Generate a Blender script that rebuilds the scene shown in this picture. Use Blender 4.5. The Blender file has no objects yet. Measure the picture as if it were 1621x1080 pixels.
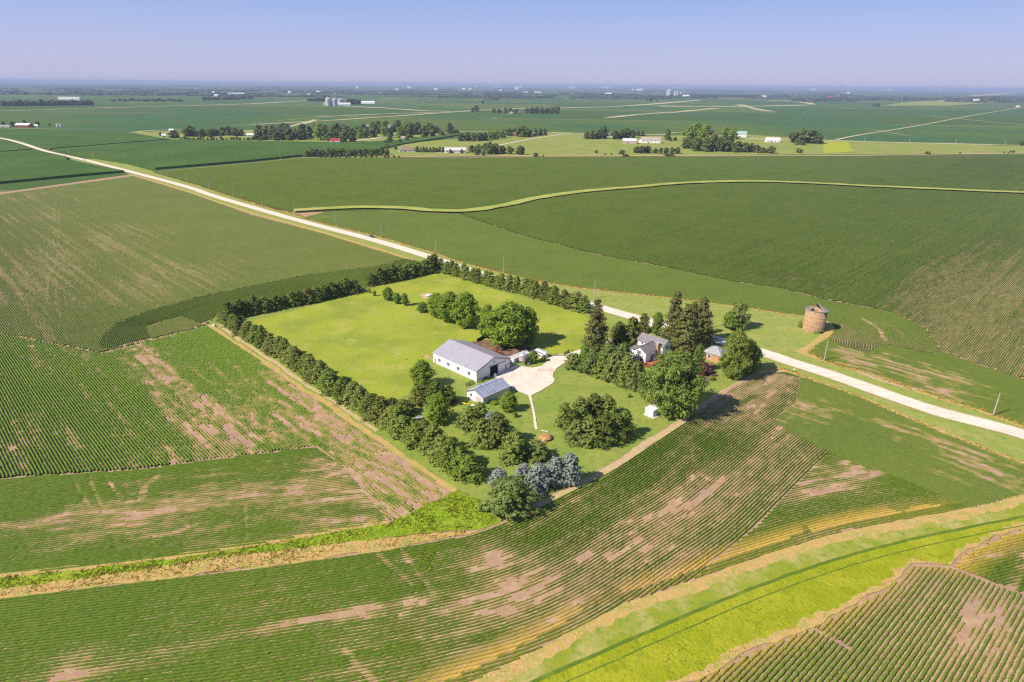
import bpy, math, random
import numpy as np
from mathutils import Vector, Matrix

SC = bpy.context.scene
COL = SC.collection
R = math.radians

# ------------------------------------------------------------------ camera
CAM_H, FOC, PITCH, ROLL = 100.0, 1030.0, 21.5, 0.5
PW, PH = 1621.0, 1080.0
_f = Vector((0, math.cos(R(PITCH)), -math.sin(R(PITCH))))
_r0 = Vector((1, 0, 0)); _u0 = _r0.cross(_f)
_r = _r0 * math.cos(R(ROLL)) + _u0 * math.sin(R(ROLL))
_u = -_r0 * math.sin(R(ROLL)) + _u0 * math.cos(R(ROLL))
cam = bpy.data.cameras.new('camera'); camo = bpy.data.objects.new('camera', cam); COL.objects.link(camo)
cam.sensor_fit = 'HORIZONTAL'; cam.sensor_width = 36.0; cam.lens = 36.0 * FOC / PW
cam.clip_start = 1.0; cam.clip_end = 200000.0
camo.matrix_world = Matrix(((_r.x, _u.x, -_f.x, 0), (_r.y, _u.y, -_f.y, 0), (_r.z, _u.z, -_f.z, CAM_H), (0, 0, 0, 1)))
SC.camera = camo

def P(x, y):
    """ground point seen at a photo pixel (surveying the photo)"""
    d = _f * FOC + _r * (x - PW / 2) + _u * (PH / 2 - y)
    t = -CAM_H / d.z
    return (d.x * t, d.y * t)
def PP(pts): return [P(*p) for p in pts]
def pxm(g):
    """photo pixels per metre and the depression angle at a ground point"""
    v = Vector((g[0], g[1], -CAM_H)); z = v.dot(_f)
    return FOC / z, math.atan2(CAM_H, math.hypot(g[0], g[1]))

# ------------------------------------------------------------------ light
SUN_EL, SUN_AZ = 42.0, 27.0          # elevation; direction the light travels, from +x towards +y
_l = Vector((math.cos(R(SUN_EL)) * math.cos(R(SUN_AZ)), math.cos(R(SUN_EL)) * math.sin(R(SUN_AZ)), -math.sin(R(SUN_EL))))
sun = bpy.data.lights.new('sun', 'SUN'); suno = bpy.data.objects.new('sun', sun); COL.objects.link(suno)
sun.energy = 5.0; sun.angle = R(0.5); sun.color = (1.0, 0.92, 0.78)
suno.rotation_euler = _l.to_track_quat('-Z', 'Y').to_euler()
suno.location = (0, 0, 300)
world = bpy.data.worlds.new('World'); SC.world = world; world.use_nodes = True
nt = world.node_tree; nt.nodes.clear()
wo = nt.nodes.new('ShaderNodeOutputWorld'); bg = nt.nodes.new('ShaderNodeBackground')
sky = nt.nodes.new('ShaderNodeTexSky'); sky.sky_type = 'NISHITA'; sky.sun_disc = False
sky.sun_elevation = R(SUN_EL)
_s = -_l
sky.sun_rotation = math.atan2(_s.x, _s.y)
sky.altitude = 300; sky.air_density = 1.0; sky.dust_density = 1.6; sky.ozone_density = 4.5
tint = nt.nodes.new('ShaderNodeMix'); tint.data_type = 'RGBA'; tint.blend_type = 'MULTIPLY'
tint.inputs[0].default_value = 1.0; tint.inputs[7].default_value = (0.90, 0.84, 1.14, 1)
nt.links.new(sky.outputs[0], tint.inputs[6])
# summer haze in the sky: lavender near the horizon, clear blue above
geo = nt.nodes.new('ShaderNodeTexCoord'); sep = nt.nodes.new('ShaderNodeSeparateXYZ'); ramp = nt.nodes.new('ShaderNodeValToRGB')
nt.links.new(geo.outputs['Generated'], sep.inputs[0]); nt.links.new(sep.outputs[2], ramp.inputs[0])
E_ = ramp.color_ramp.elements; E_[0].position = 0.0; E_[0].color = (0.40, 0.39, 0.53, 1); E_[1].position = 1.0; E_[1].color = (0.09, 0.14, 0.27, 1)
for p_, c_ in ((0.035, (0.36, 0.375, 0.55, 1)), (0.075, (0.29, 0.352, 0.56, 1)), (0.12, (0.20, 0.30, 0.545, 1)), (0.3, (0.12, 0.185, 0.35, 1))):
    q_ = E_.new(p_); q_.color = c_
hz = nt.nodes.new('ShaderNodeMix'); hz.data_type = 'RGBA'; hz.inputs[0].default_value = 0.85
sc_ = nt.nodes.new('ShaderNodeMix'); sc_.data_type = 'RGBA'; sc_.blend_type = 'MULTIPLY'; sc_.inputs[0].default_value = 1.0; sc_.inputs[7].default_value = (10.5, 10.5, 10.5, 1); sc_.clamp_result = False
nt.links.new(ramp.outputs[0], sc_.inputs[6]); nt.links.new(tint.outputs[2], hz.inputs[6]); nt.links.new(sc_.outputs[2], hz.inputs[7]); nt.links.new(hz.outputs[2], bg.inputs[0])
bg.inputs[1].default_value = 0.1
nt.links.new(bg.outputs[0], wo.inputs[0])
SC.view_settings.view_transform = 'Standard'; SC.view_settings.look = 'None'
SC.view_settings.exposure = 0.5; SC.view_settings.gamma = 1.0
try: SC.view_settings.use_curve_mapping = False
except Exception: pass
SC.cycles.max_bounces = 5; SC.cycles.diffuse_bounces = 2; SC.cycles.glossy_bounces = 2
SC.cycles.transmission_bounces = 3; SC.cycles.transparent_max_bounces = 4; SC.cycles.volume_bounces = 0
SC.cycles.use_denoising = False
SC.cycles.filter_width = 1.25

# ------------------------------------------------------------------ materials
MATS = {}
def node(t, kind, **kw):
    n = t.nodes.new(kind)
    for k, v in kw.items(): setattr(n, k, v)
    return n
def mixc(t, fac, a, b, mode='MIX'):
    m = node(t, 'ShaderNodeMix', data_type='RGBA', blend_type=mode)
    for sock, v in ((m.inputs[0], fac), (m.inputs[6], a), (m.inputs[7], b)):
        if hasattr(v, 'is_linked') or isinstance(v, bpy.types.NodeSocket): t.links.new(v, sock)
        elif isinstance(v, (tuple, list)): sock.default_value = (*v[:3], 1)
        else: sock.default_value = v
    return m.outputs[2]
def noise_fac(t, scale, lo, hi, detail=3.0, rot=0.0, stretch=(1, 1, 1), rough=0.55):
    g = node(t, 'ShaderNodeNewGeometry'); mp = node(t, 'ShaderNodeMapping')
    mp.inputs['Rotation'].default_value = (0, 0, rot); mp.inputs['Scale'].default_value = stretch
    n = node(t, 'ShaderNodeTexNoise'); n.inputs['Scale'].default_value = scale
    n.inputs['Detail'].default_value = detail; n.inputs['Roughness'].default_value = rough
    mr = node(t, 'ShaderNodeMapRange'); mr.inputs[1].default_value = lo; mr.inputs[2].default_value = hi
    t.links.new(g.outputs['Position'], mp.inputs[0]); t.links.new(mp.outputs[0], n.inputs['Vector'])
    t.links.new(n.outputs[0], mr.inputs[0])
    return mr.outputs[0]
def newmat(name):
    m = bpy.data.materials.new(name); m.use_nodes = True; MATS[name] = m
    t = m.node_tree; return m, t, t.nodes['Principled BSDF']
def surf(name, base, layers=(), rough=0.9, bump=None, spec=0.2, metal=0.0):
    """base colour + layers (colour, scale, lo, hi, opts) mixed over it by noise"""
    m, t, b = newmat(name)
    c = base
    for L in layers:
        o = L[4] if len(L) > 4 else {}
        f = noise_fac(t, L[1], L[2], L[3], **o)
        c = mixc(t, f, c, L[0])
    if isinstance(c, tuple): b.inputs['Base Color'].default_value = (*c, 1)
    else: t.links.new(c, b.inputs['Base Color'])
    b.inputs['Roughness'].default_value = rough; b.inputs['Metallic'].default_value = metal
    b.inputs['Specular IOR Level'].default_value = spec
    if bump:
        f = noise_fac(t, bump[0], 0, 1, detail=4)
        bp = node(t, 'ShaderNodeBump'); bp.inputs['Distance'].default_value = bump[1]; bp.inputs['Strength'].default_value = 1
        t.links.new(f, bp.inputs['Height']); t.links.new(bp.outputs[0], b.inputs['Normal'])
    return m
def leafmat(name, c1, c2, c3=None, trans=0.25, scale=0.5):
    """foliage: leaf to leaf variation from a per-leaf attribute, tree to tree variation from the object"""
    m, t, b = newmat(name)
    a = node(t, 'ShaderNodeAttribute', attribute_name='leaf')
    oi = node(t, 'ShaderNodeObjectInfo')
    c = mixc(t, a.outputs['Fac'], c1, c2)
    if c3:
        mr = node(t, 'ShaderNodeMapRange'); mr.inputs[1].default_value = 0.0; mr.inputs[2].default_value = 1.0
        mr.inputs[4].default_value = 0.9
        t.links.new(oi.outputs['Random'], mr.inputs[0]); c = mixc(t, mr.outputs[0], c, c3)
    t.links.new(c, b.inputs['Base Color']); b.inputs['Roughness'].default_value = 0.6
    b.inputs['Specular IOR Level'].default_value = 0.25
    tr = node(t, 'ShaderNodeBsdfTranslucent'); t.links.new(c, tr.inputs[0])
    mx = node(t, 'ShaderNodeMixShader'); mx.inputs[0].default_value = trans
    t.links.new(b.outputs[0], mx.inputs[1]); t.links.new(tr.outputs[0], mx.inputs[2])
    t.links.new(mx.outputs[0], t.nodes['Material Output'].inputs['Surface'])
    return m
def cropmat(name, g1, g2, dry):
    m, t, b = newmat(name)
    a = node(t, 'ShaderNodeAttribute', attribute_name='dry')
    l = node(t, 'ShaderNodeAttribute', attribute_name='leaf')
    c = mixc(t, noise_fac(t, 0.03, 0.35, 0.65), g1, g2)
    c = mixc(t, l.outputs['Fac'], c, mixc(t, 0.5, g2, (g2[0] * 1.5, g2[1] * 1.35, g2[2])))
    c = mixc(t, a.outputs['Fac'], c, dry)
    t.links.new(c, b.inputs['Base Color']); b.inputs['Roughness'].default_value = 0.7
    b.inputs['Specular IOR Level'].default_value = 0.15
    return m

surf('soil', (0.36, 0.222, 0.135), [((0.45, 0.305, 0.195), 0.35, 0.45, 0.7), ((0.31, 0.20, 0.145), 0.05, 0.5, 0.75), ((0.6, 0.5, 0.38), 4.0, 0.6, 0.75)], rough=1, spec=0.05, bump=(3.0, 0.06))
surf('red_soil', (0.36, 0.18, 0.11), [((0.42, 0.27, 0.18), 0.3, 0.4, 0.65)], rough=1, spec=0.05)
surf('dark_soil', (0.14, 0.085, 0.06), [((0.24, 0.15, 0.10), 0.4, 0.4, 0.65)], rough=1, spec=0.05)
surf('tan_soil', (0.46, 0.32, 0.19), [((0.40, 0.36, 0.13), 0.25, 0.45, 0.65), ((0.56, 0.42, 0.27), 1.2, 0.5, 0.7)], rough=1, spec=0.05, bump=(2.0, 0.1))
surf('straw', (0.46, 0.30, 0.10), [((0.33, 0.30, 0.07), 0.3, 0.45, 0.62), ((0.52, 0.37, 0.19), 1.5, 0.5, 0.7)], rough=1, spec=0.05, bump=(1.5, 0.12))
surf('pasture_grass', (0.30, 0.335, 0.034), [((0.23, 0.275, 0.034), 0.045, 0.42, 0.62), ((0.36, 0.345, 0.075), 0.10, 0.52, 0.72), ((0.17, 0.215, 0.03), 0.9, 0.55, 0.75), ((0.12, 0.16, 0.03), 0.35, 0.66, 0.74)], rough=0.95, spec=0.1, bump=(1.3, 0.18))
surf('lawn_grass', (0.20, 0.26, 0.045), [((0.26, 0.285, 0.06), 0.09, 0.42, 0.62), ((0.155, 0.22, 0.04), 0.5, 0.5, 0.7), ((0.23, 0.22, 0.07), 0.2, 0.62, 0.75)], rough=0.95, spec=0.1, bump=(1.6, 0.12))
surf('verge_grass', (0.25, 0.29, 0.06), [((0.31, 0.30, 0.085), 0.12, 0.45, 0.65), ((0.18, 0.245, 0.04), 0.4, 0.5, 0.7)], rough=0.95, spec=0.1, bump=(1.5, 0.15))
surf('far_lawn_grass', (0.21, 0.255, 0.045), [((0.27, 0.27, 0.07), 0.03, 0.42, 0.62)], rough=0.95, spec=0.1)
surf('yellow_grass', (0.35, 0.36, 0.02), [((0.28, 0.34, 0.03), 0.2, 0.45, 0.6)], rough=0.95, spec=0.1)
surf('weed_grass', (0.20, 0.30, 0.014), [((0.27, 0.33, 0.025), 0.2, 0.42, 0.62), ((0.15, 0.24, 0.014), 0.5, 0.5, 0.72)], rough=0.95, spec=0.1, bump=(1.2, 0.3))
surf('rank_grass', (0.255, 0.285, 0.010), [((0.32, 0.325, 0.02), 0.10, 0.42, 0.62), ((0.205, 0.245, 0.010), 0.35, 0.5, 0.72)], rough=0.95, spec=0.1, bump=(1.2, 0.3))
surf('mown_grass', (0.235, 0.265, 0.022), [((0.38, 0.33, 0.11), 0.16, 0.42, 0.66), ((0.16, 0.24, 0.03), 0.6, 0.5, 0.7)], rough=0.95, spec=0.1, bump=(1.5, 0.12))
surf('track_grass', (0.10, 0.155, 0.018), [((0.16, 0.21, 0.025), 0.3, 0.5, 0.68)], rough=0.95, spec=0.05)
surf('road_chip', (0.66, 0.575, 0.475), [((0.72, 0.635, 0.53), 0.25, 0.4, 0.65), ((0.56, 0.475, 0.38), 0.5, 0.5, 0.7, dict(rot=0.77, stretch=(.12, 1.2, 1))), ((0.57, 0.48, 0.39), 1.5, 0.55, 0.75)], rough=0.95, spec=0.1)
surf('gravel', (0.66, 0.545, 0.45), [((0.72, 0.62, 0.53), 0.2, 0.4, 0.65), ((0.55, 0.44, 0.35), 0.7, 0.52, 0.72), ((0.50, 0.40, 0.31), 0.16, 0.55, 0.72, dict(stretch=(1, .45, 1), rot=0.6))], rough=1, spec=0.05, bump=(5, 0.04))
surf('pale_track', (0.46, 0.40, 0.26), [((0.38, 0.36, 0.17), 0.02, 0.4, 0.6)], rough=1, spec=0.05)
surf('soy_far', (0.075, 0.125, 0.040), [((0.10, 0.145, 0.045), 0.004, 0.42, 0.62)], rough=0.95, spec=0.05)
surf('corn_top', (0.055, 0.112, 0.012), [((0.074, 0.135, 0.015), 0.01, 0.4, 0.6), ((0.030, 0.08, 0.02), 0.5, 0.5, 0.7, dict(stretch=(1, .3, 1)))], rough=0.9, spec=0.1, bump=(0.9, 0.6))
cropmat('soy_crop', (0.070, 0.126, 0.010), (0.094, 0.146, 0.012), (0.56, 0.37, 0.07))
cropmat('soy_crop_sunlit', (0.105, 0.165, 0.018), (0.135, 0.185, 0.022), (0.56, 0.37, 0.07))  # crop green made paler: sunlight on the row sides put into the colour
cropmat('soy_crop_thin', (0.070, 0.102, 0.017), (0.095, 0.112, 0.022), (0.36, 0.30, 0.10))
cropmat('soy_crop_lush', (0.066, 0.100, 0.014), (0.086, 0.118, 0.017), (0.45, 0.32, 0.07))
cropmat('soy_crop_dark', (0.058, 0.102, 0.020), (0.078, 0.125, 0.024), (0.56, 0.37, 0.07))
cropmat('soy_crop_far', (0.084, 0.130, 0.015), (0.110, 0.150, 0.019), (0.40, 0.30, 0.08))
leafmat('blade_green', (0.22, 0.32, 0.012), (0.33, 0.39, 0.02))
leafmat('blade_lime', (0.235, 0.28, 0.011), (0.31, 0.325, 0.02))
leafmat('blade_straw', (0.40, 0.28, 0.11), (0.50, 0.37, 0.17))
leafmat('blade_gold', (0.42, 0.29, 0.05), (0.52, 0.36, 0.12))
leafmat('blade_tan', (0.36, 0.24, 0.11), (0.50, 0.38, 0.22))
leafmat('cedar_leaf', (0.150, 0.226, 0.028), (0.314, 0.401, 0.058), (0.326, 0.364, 0.094), trans=0.45)
leafmat('dark_cedar_leaf', (0.106, 0.157, 0.025), (0.226, 0.276, 0.048), (0.251, 0.270, 0.056), trans=0.45)
leafmat('pine_leaf', (0.138, 0.207, 0.048), (0.314, 0.389, 0.101), (0.301, 0.352, 0.094), trans=0.45)
leafmat('spruce_leaf', (0.134, 0.146, 0.045), (0.280, 0.269, 0.090), (0.235, 0.246, 0.067), trans=0.45)
leafmat('blue_spruce_leaf', (0.202, 0.237, 0.207), (0.444, 0.474, 0.454), (0.302, 0.343, 0.272))
leafmat('maple_leaf', (0.146, 0.235, 0.025), (0.291, 0.392, 0.040), (0.280, 0.381, 0.034), trans=0.45)
leafmat('elm_leaf', (0.146, 0.218, 0.040), (0.291, 0.370, 0.069), (0.314, 0.358, 0.056), trans=0.45)
leafmat('bright_leaf', (0.14, 0.24, 0.03), (0.24, 0.34, 0.04), None, trans=0.35)
leafmat('purple_leaf', (0.10, 0.04, 0.035), (0.18, 0.08, 0.06), None)
leafmat('far_wood_leaf', (0.029, 0.049, 0.018), (0.058, 0.085, 0.026))
leafmat('far_leaf', (0.05, 0.08, 0.020), (0.115, 0.145, 0.034), (0.18, 0.22, 0.036))
surf('bark', (0.13, 0.09, 0.06), [((0.22, 0.17, 0.13), 3.0, 0.45, 0.65)], rough=0.95)
surf('pole_wood', (0.40, 0.35, 0.30), [((0.32, 0.27, 0.23), 1.0, 0.45, 0.65)], rough=0.9)
surf('swale_grass', (0.36, 0.36, 0.10), [((0.28, 0.32, 0.06), 0.05, 0.42, 0.62)], rough=0.95, spec=0.05)
surf('grey_wood', (0.30, 0.27, 0.24), [((0.20, 0.18, 0.16), 2.0, 0.45, 0.65)], rough=0.9)
surf('new_wood', (0.45, 0.31, 0.15), [((0.36, 0.25, 0.12), 2.0, 0.45, 0.65)], rough=0.9)
surf('dark_wood', (0.06, 0.05, 0.04), [((0.10, 0.08, 0.06), 2.0, 0.45, 0.65)], rough=0.9)
surf('white_metal', (0.78, 0.78, 0.80), [((0.70, 0.70, 0.72), 0.4, 0.45, 0.7)], rough=0.5, spec=0.4)
surf('grey_trim', (0.18, 0.17, 0.17), [((0.22, 0.21, 0.20), 2, 0.4, 0.6)], rough=0.6)
def ribbed(name, c, c2, pitch, rough=0.45, metal=0.0):
    m, t, b = newmat(name)
    tc = node(t, 'ShaderNodeTexCoord'); w = node(t, 'ShaderNodeTexWave', bands_direction='X')
    w.inputs['Scale'].default_value = 0.314 / pitch; w.inputs['Distortion'].default_value = 0
    t.links.new(tc.outputs['Object'], w.inputs[0])
    cc = mixc(t, w.outputs['Fac'], c, c2); cc = mixc(t, noise_fac(t, 0.5, 0.4, 0.7), cc, tuple(x * .93 for x in c))
    t.links.new(cc, b.inputs['Base Color']); b.inputs['Roughness'].default_value = rough; b.inputs['Metallic'].default_value = metal
    bp = node(t, 'ShaderNodeBump'); bp.inputs['Distance'].default_value = 0.03; t.links.new(w.outputs['Fac'], bp.inputs['Height']); t.links.new(bp.outputs[0], b.inputs['Normal'])
    return m
ribbed('barn_roof', (0.33, 0.315, 0.36), (0.37, 0.35, 0.395), 0.9)
ribbed('shed_roof', (0.27, 0.29, 0.38), (0.38, 0.40, 0.49), 1.4, rough=0.4)
ribbed('pale_roof', (0.62, 0.58, 0.58), (0.68, 0.64, 0.64), 0.9)
ribbed('siding', (0.80, 0.80, 0.84), (0.84, 0.84, 0.87), 0.6, rough=0.6)
surf('shingle', (0.20, 0.18, 0.19), [((0.25, 0.23, 0.24), 0.8, 0.4, 0.6), ((0.15, 0.14, 0.145), 5, 0.5, 0.7)], rough=0.9)
surf('grey_shingle', (0.36, 0.35, 0.37), [((0.30, 0.29, 0.30), 0.8, 0.4, 0.6)], rough=0.9)
surf('brown_shingle', (0.30, 0.20, 0.16), [((0.25, 0.16, 0.12), 0.8, 0.4, 0.6)], rough=0.9)
surf('pink_shingle', (0.42, 0.33, 0.29), [((0.36, 0.28, 0.25), 0.8, 0.4, 0.6)], rough=0.9)
surf('red_paint', (0.42, 0.05, 0.04), [((0.34, 0.04, 0.035), 1, 0.4, 0.6)], rough=0.7)
surf('deck_red', (0.45, 0.11, 0.06), [((0.36, 0.09, 0.05), 1.5, 0.4, 0.6)], rough=0.8)
surf('green_roof', (0.30, 0.45, 0.38), [((0.26, 0.40, 0.34), 1, 0.4, 0.6)], rough=0.5)
surf('glass', (0.03, 0.035, 0.04), [((0.06, 0.07, 0.08), 1, 0.4, 0.6)], rough=0.1, spec=0.6)
surf('painted_inside_shade', (0.012, 0.012, 0.014), [((0.02, 0.02, 0.02), 1, 0.4, 0.6)], rough=0.9)  # near-black colour stands in for the shade inside openings
surf('galvanised', (0.55, 0.57, 0.60), [((0.47, 0.49, 0.52), 0.5, 0.4, 0.65)], rough=0.45, metal=0.3)
surf('pink_metal', (0.56, 0.40, 0.40), [((0.50, 0.34, 0.34), 1.2, 0.4, 0.65)], rough=0.6)
surf('concrete', (0.55, 0.50, 0.45), [((0.47, 0.42, 0.37), 1, 0.4, 0.65)], rough=0.95)
surf('mulch', (0.38, 0.20, 0.08), [((0.52, 0.31, 0.13), 0.8, 0.4, 0.65), ((0.22, 0.10, 0.045), 2.0, 0.55, 0.7)], rough=1, bump=(4, 0.15))
surf('horse_coat', (0.26, 0.085, 0.03), [((0.20, 0.06, 0.02), 2, 0.4, 0.6)], rough=0.6)
surf('black_hair', (0.02, 0.015, 0.012), [((0.03, 0.02, 0.015), 2, 0.4, 0.6)], rough=0.6)
surf('navy_paint', (0.03, 0.035, 0.09), [((0.035, 0.04, 0.10), 2, 0.4, 0.6)], rough=0.25, spec=0.6)
surf('rubber', (0.02, 0.02, 0.02), [((0.03, 0.03, 0.03), 4, 0.4, 0.6)], rough=0.9)
surf('yellow_plastic', (0.80, 0.50, 0.03), [((0.75, 0.42, 0.03), 1, 0.4, 0.6)], rough=0.4)
surf('aqua_pane', (0.35, 0.42, 0.48), [((0.30, 0.36, 0.42), 1, 0.4, 0.6)], rough=0.2)
surf('wire', (0.45, 0.45, 0.45), [((0.4, 0.4, 0.4), 1, 0.4, 0.6)], rough=0.5)
def brickmat(name, cs, mortar, scale, bw=0.5, rh=0.25, cyl=False, off=0.5):
    m, t, b = newmat(name)
    tc = node(t, 'ShaderNodeTexCoord')
    vec = tc.outputs['Object']
    sx = node(t, 'ShaderNodeSeparateXYZ'); t.links.new(vec, sx.inputs[0])
    cx = node(t, 'ShaderNodeCombineXYZ')
    if cyl:
        at = node(t, 'ShaderNodeMath', operation='ARCTAN2'); t.links.new(sx.outputs[1], at.inputs[0]); t.links.new(sx.outputs[0], at.inputs[1])
        mu = node(t, 'ShaderNodeMath', operation='MULTIPLY'); mu.inputs[1].default_value = cyl; t.links.new(at.outputs[0], mu.inputs[0])
        t.links.new(mu.outputs[0], cx.inputs[0])
    else:
        ad = node(t, 'ShaderNodeMath', operation='ADD'); t.links.new(sx.outputs[0], ad.inputs[0]); t.links.new(sx.outputs[1], ad.inputs[1]); t.links.new(ad.outputs[0], cx.inputs[0])
    t.links.new(sx.outputs[2], cx.inputs[1])
    br = node(t, 'ShaderNodeTexBrick'); br.offset = off
    br.inputs['Color1'].default_value = (*cs[0], 1); br.inputs['Color2'].default_value = (*cs[1], 1); br.inputs['Mortar'].default_value = (*mortar, 1)
    br.inputs['Scale'].default_value = scale; br.inputs['Brick Width'].default_value = bw; br.inputs['Row Height'].default_value = rh
    br.inputs['Mortar Size'].default_value = 0.012; br.inputs['Bias'].default_value = 0.0
    t.links.new(cx.outputs[0], br.inputs['Vector'])
    c = mixc(t, noise_fac(t, 0.6, 0.4, 0.65), br.outputs[0], cs[2])
    c = mixc(t, noise_fac(t, 2.2, 0.55, 0.65), c, cs[3])
    t.links.new(c, b.inputs['Base Color']); b.inputs['Roughness'].default_value = 0.9
    return m
brickmat('silo_tile', ((0.44, 0.27, 0.14), (0.24, 0.12, 0.07), (0.34, 0.20, 0.11), (0.56, 0.42, 0.25)), (0.26, 0.17, 0.12), 1.0, 0.62, 0.36, cyl=4.6)
brickmat('brick', ((0.55, 0.26, 0.11), (0.46, 0.20, 0.09), (0.50, 0.24, 0.10), (0.56, 0.30, 0.15)), (0.40, 0.28, 0.2), 1.0, 0.25, 0.09)

# ------------------------------------------------------------------ mesh helpers
rng = np.random.default_rng(11)
def tag(o, label=None, cat=None, group=None, kind=None):
    if label: o['label'] = label
    if cat: o['category'] = cat
    if group: o['group'] = group
    if kind: o['kind'] = kind
    return o
def mesh_np(name, V, F, mat, n=4, attrs=None, smooth=False):
    """V (k,3), F (m,n) index arrays -> mesh"""
    me = bpy.data.meshes.new(name)
    V = np.ascontiguousarray(V, dtype=np.float32); F = np.ascontiguousarray(F, dtype=np.int32)
    me.vertices.add(len(V)); me.vertices.foreach_set('co', V.ravel())
    me.loops.add(F.size); me.loops.foreach_set('vertex_index', F.ravel())
    me.polygons.add(len(F)); me.polygons.foreach_set('loop_start', np.arange(0, F.size, n, dtype=np.int32))
    me.polygons.foreach_set('loop_total', np.full(len(F), n, dtype=np.int32))
    if smooth: me.polygons.foreach_set('use_smooth', np.ones(len(F), dtype=bool))
    for k, (dom, a) in (attrs or {}).items():
        at = me.attributes.new(k, 'FLOAT', dom); at.data.foreach_set('value', np.ascontiguousarray(a, dtype=np.float32))
    me.materials.append(MATS[mat]); me.update(calc_edges=True)
    return me
def link(name, me, parent=None, loc=None):
    o = bpy.data.objects.new(name, me); COL.objects.link(o)
    if parent is not None: o.parent = parent
    if loc is not None: o.location = loc
    return o
class MB:
    """collects boxes, prisms, tubes, lathes -> one mesh"""
    def __init__(s): s.v = []; s.f = []
    def add(s, vs, fs):
        k = len(s.v); s.v += [tuple(v) for v in vs]; s.f += [tuple(i + k for i in f) for f in fs]; return s
    def box(s, x0, x1, y0, y1, z0, z1):
        return s.add([(x0, y0, z0), (x1, y0, z0), (x1, y1, z0), (x0, y1, z0), (x0, y0, z1), (x1, y0, z1), (x1, y1, z1), (x0, y1, z1)],
                     [(0, 3, 2, 1), (4, 5, 6, 7), (0, 1, 5, 4), (1, 2, 6, 5), (2, 3, 7, 6), (3, 0, 4, 7)])
    def prism(s, poly, axis, a0, a1):
        """extrude a 2D polygon along axis ('x': poly is (y,z); 'y': (x,z); 'z': (x,y))"""
        n = len(poly)
        mk = {'x': lambda p, a: (a, p[0], p[1]), 'y': lambda p, a: (p[0], a, p[1]), 'z': lambda p, a: (p[0], p[1], a)}[axis]
        vs = [mk(p, a0) for p in poly] + [mk(p, a1) for p in poly]
        return s.add(vs, [tuple(range(n))[::-1], tuple(range(n, 2 * n))] + [(i, (i + 1) % n, (i + 1) % n + n, i + n) for i in range(n)])
    def tube(s, pts, rad, n=7):
        pts = [Vector(p) for p in pts]; rad = rad if isinstance(rad, (list, tuple)) else [rad] * len(pts)
        vs = []; fs = []
        for i, p in enumerate(pts):
            d = (pts[min(i + 1, len(pts) - 1)] - pts[max(i - 1, 0)]).normalized()
            a = d.orthogonal().normalized() if i == 0 else (a - d * a.dot(d)).normalized()
            b = d.cross(a)
            vs += [p + (a * math.cos(k * 2 * math.pi / n) + b * math.sin(k * 2 * math.pi / n)) * rad[i] for k in range(n)]
        for i in range(len(pts) - 1):
            fs += [(i * n + k, i * n + (k + 1) % n, (i + 1) * n + (k + 1) % n, (i + 1) * n + k) for k in range(n)]
        fs += [tuple(range(n))[::-1], tuple(range((len(pts) - 1) * n, len(pts) * n))]
        return s.add(vs, fs)
    def lathe(s, prof, n=24, cx=0, cy=0, cap=True):
        vs = [(cx + r * math.cos(k * 2 * math.pi / n), cy + r * math.sin(k * 2 * math.pi / n), z) for r, z in prof for k in range(n)]
        m = len(prof)
        fs = [(i * n + k, i * n + (k + 1) % n, (i + 1) * n + (k + 1) % n, (i + 1) * n + k) for i in range(m - 1) for k in range(n)]
        if cap: fs += [tuple(range(n))[::-1], tuple(range((m - 1) * n, m * n))]
        return s.add(vs, fs)
    def mesh(s, name, mat, smooth=False):
        me = bpy.data.meshes.new(name); me.from_pydata([tuple(v) for v in s.v], [], s.f); me.materials.append(MATS[mat])
        if smooth:
            for p in me.polygons: p.use_smooth = True
        me.update(); return me
    def build(s, name, mat, parent=None, smooth=False): return link(name, s.mesh(name, mat, smooth), parent)
def empty(name, loc, rz=0.0, label=None, cat=None, group=None):
    o = bpy.data.objects.new(name, None); COL.objects.link(o); o.empty_display_size = 0.5
    o.location = (loc[0], loc[1], loc[2] if len(loc) > 2 else 0.0); o.rotation_euler = (0, 0, rz)
    return tag(o, label, cat, group)
ONES = 'first second third fourth fifth sixth seventh eighth ninth tenth eleventh twelfth thirteenth fourteenth fifteenth sixteenth seventeenth eighteenth nineteenth'.split()
def ordinal(i):
    if i < 19: return ONES[i]
    n = i + 1; tens = {2: 'twent', 3: 'thirt', 4: 'fort', 5: 'fift', 6: 'sixt'}[n // 10]
    return tens + 'ieth' if n % 10 == 0 else tens + 'y-' + ONES[n % 10 - 1]

# value noise on the ground plane (numpy)
def _h(ix, iy, s):
    n = (ix.astype(np.int64) * 374761393 + iy.astype(np.int64) * 668265263 + s * 974634777) & 0xFFFFFFFF
    n = ((n ^ (n >> 13)) * 1274126177) & 0xFFFFFFFF
    return ((n ^ (n >> 16)) & 0xFFFF) / 65535.0
def vn(x, y, s=0):
    x = np.asarray(x, dtype=np.float64); y = np.asarray(y, dtype=np.float64)
    ix = np.floor(x); iy = np.floor(y); fx = x - ix; fy = y - iy
    fx = fx * fx * (3 - 2 * fx); fy = fy * fy * (3 - 2 * fy)
    a = _h(ix, iy, s); b = _h(ix + 1, iy, s); c = _h(ix, iy + 1, s); d = _h(ix + 1, iy + 1, s)
    return (a * (1 - fx) + b * fx) * (1 - fy) + (c * (1 - fx) + d * fx) * fy
def inpoly(x, y, poly):
    c = np.zeros(np.shape(x), dtype=bool); n = len(poly)
    for i in range(n):
        x0, y0 = poly[i]; x1, y1 = poly[(i + 1) % n]
        if y0 == y1: continue
        k = ((y0 > y) != (y1 > y)) & (x < (x1 - x0) * (y - y0) / (y1 - y0) + x0)
        c ^= k
    return c
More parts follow.
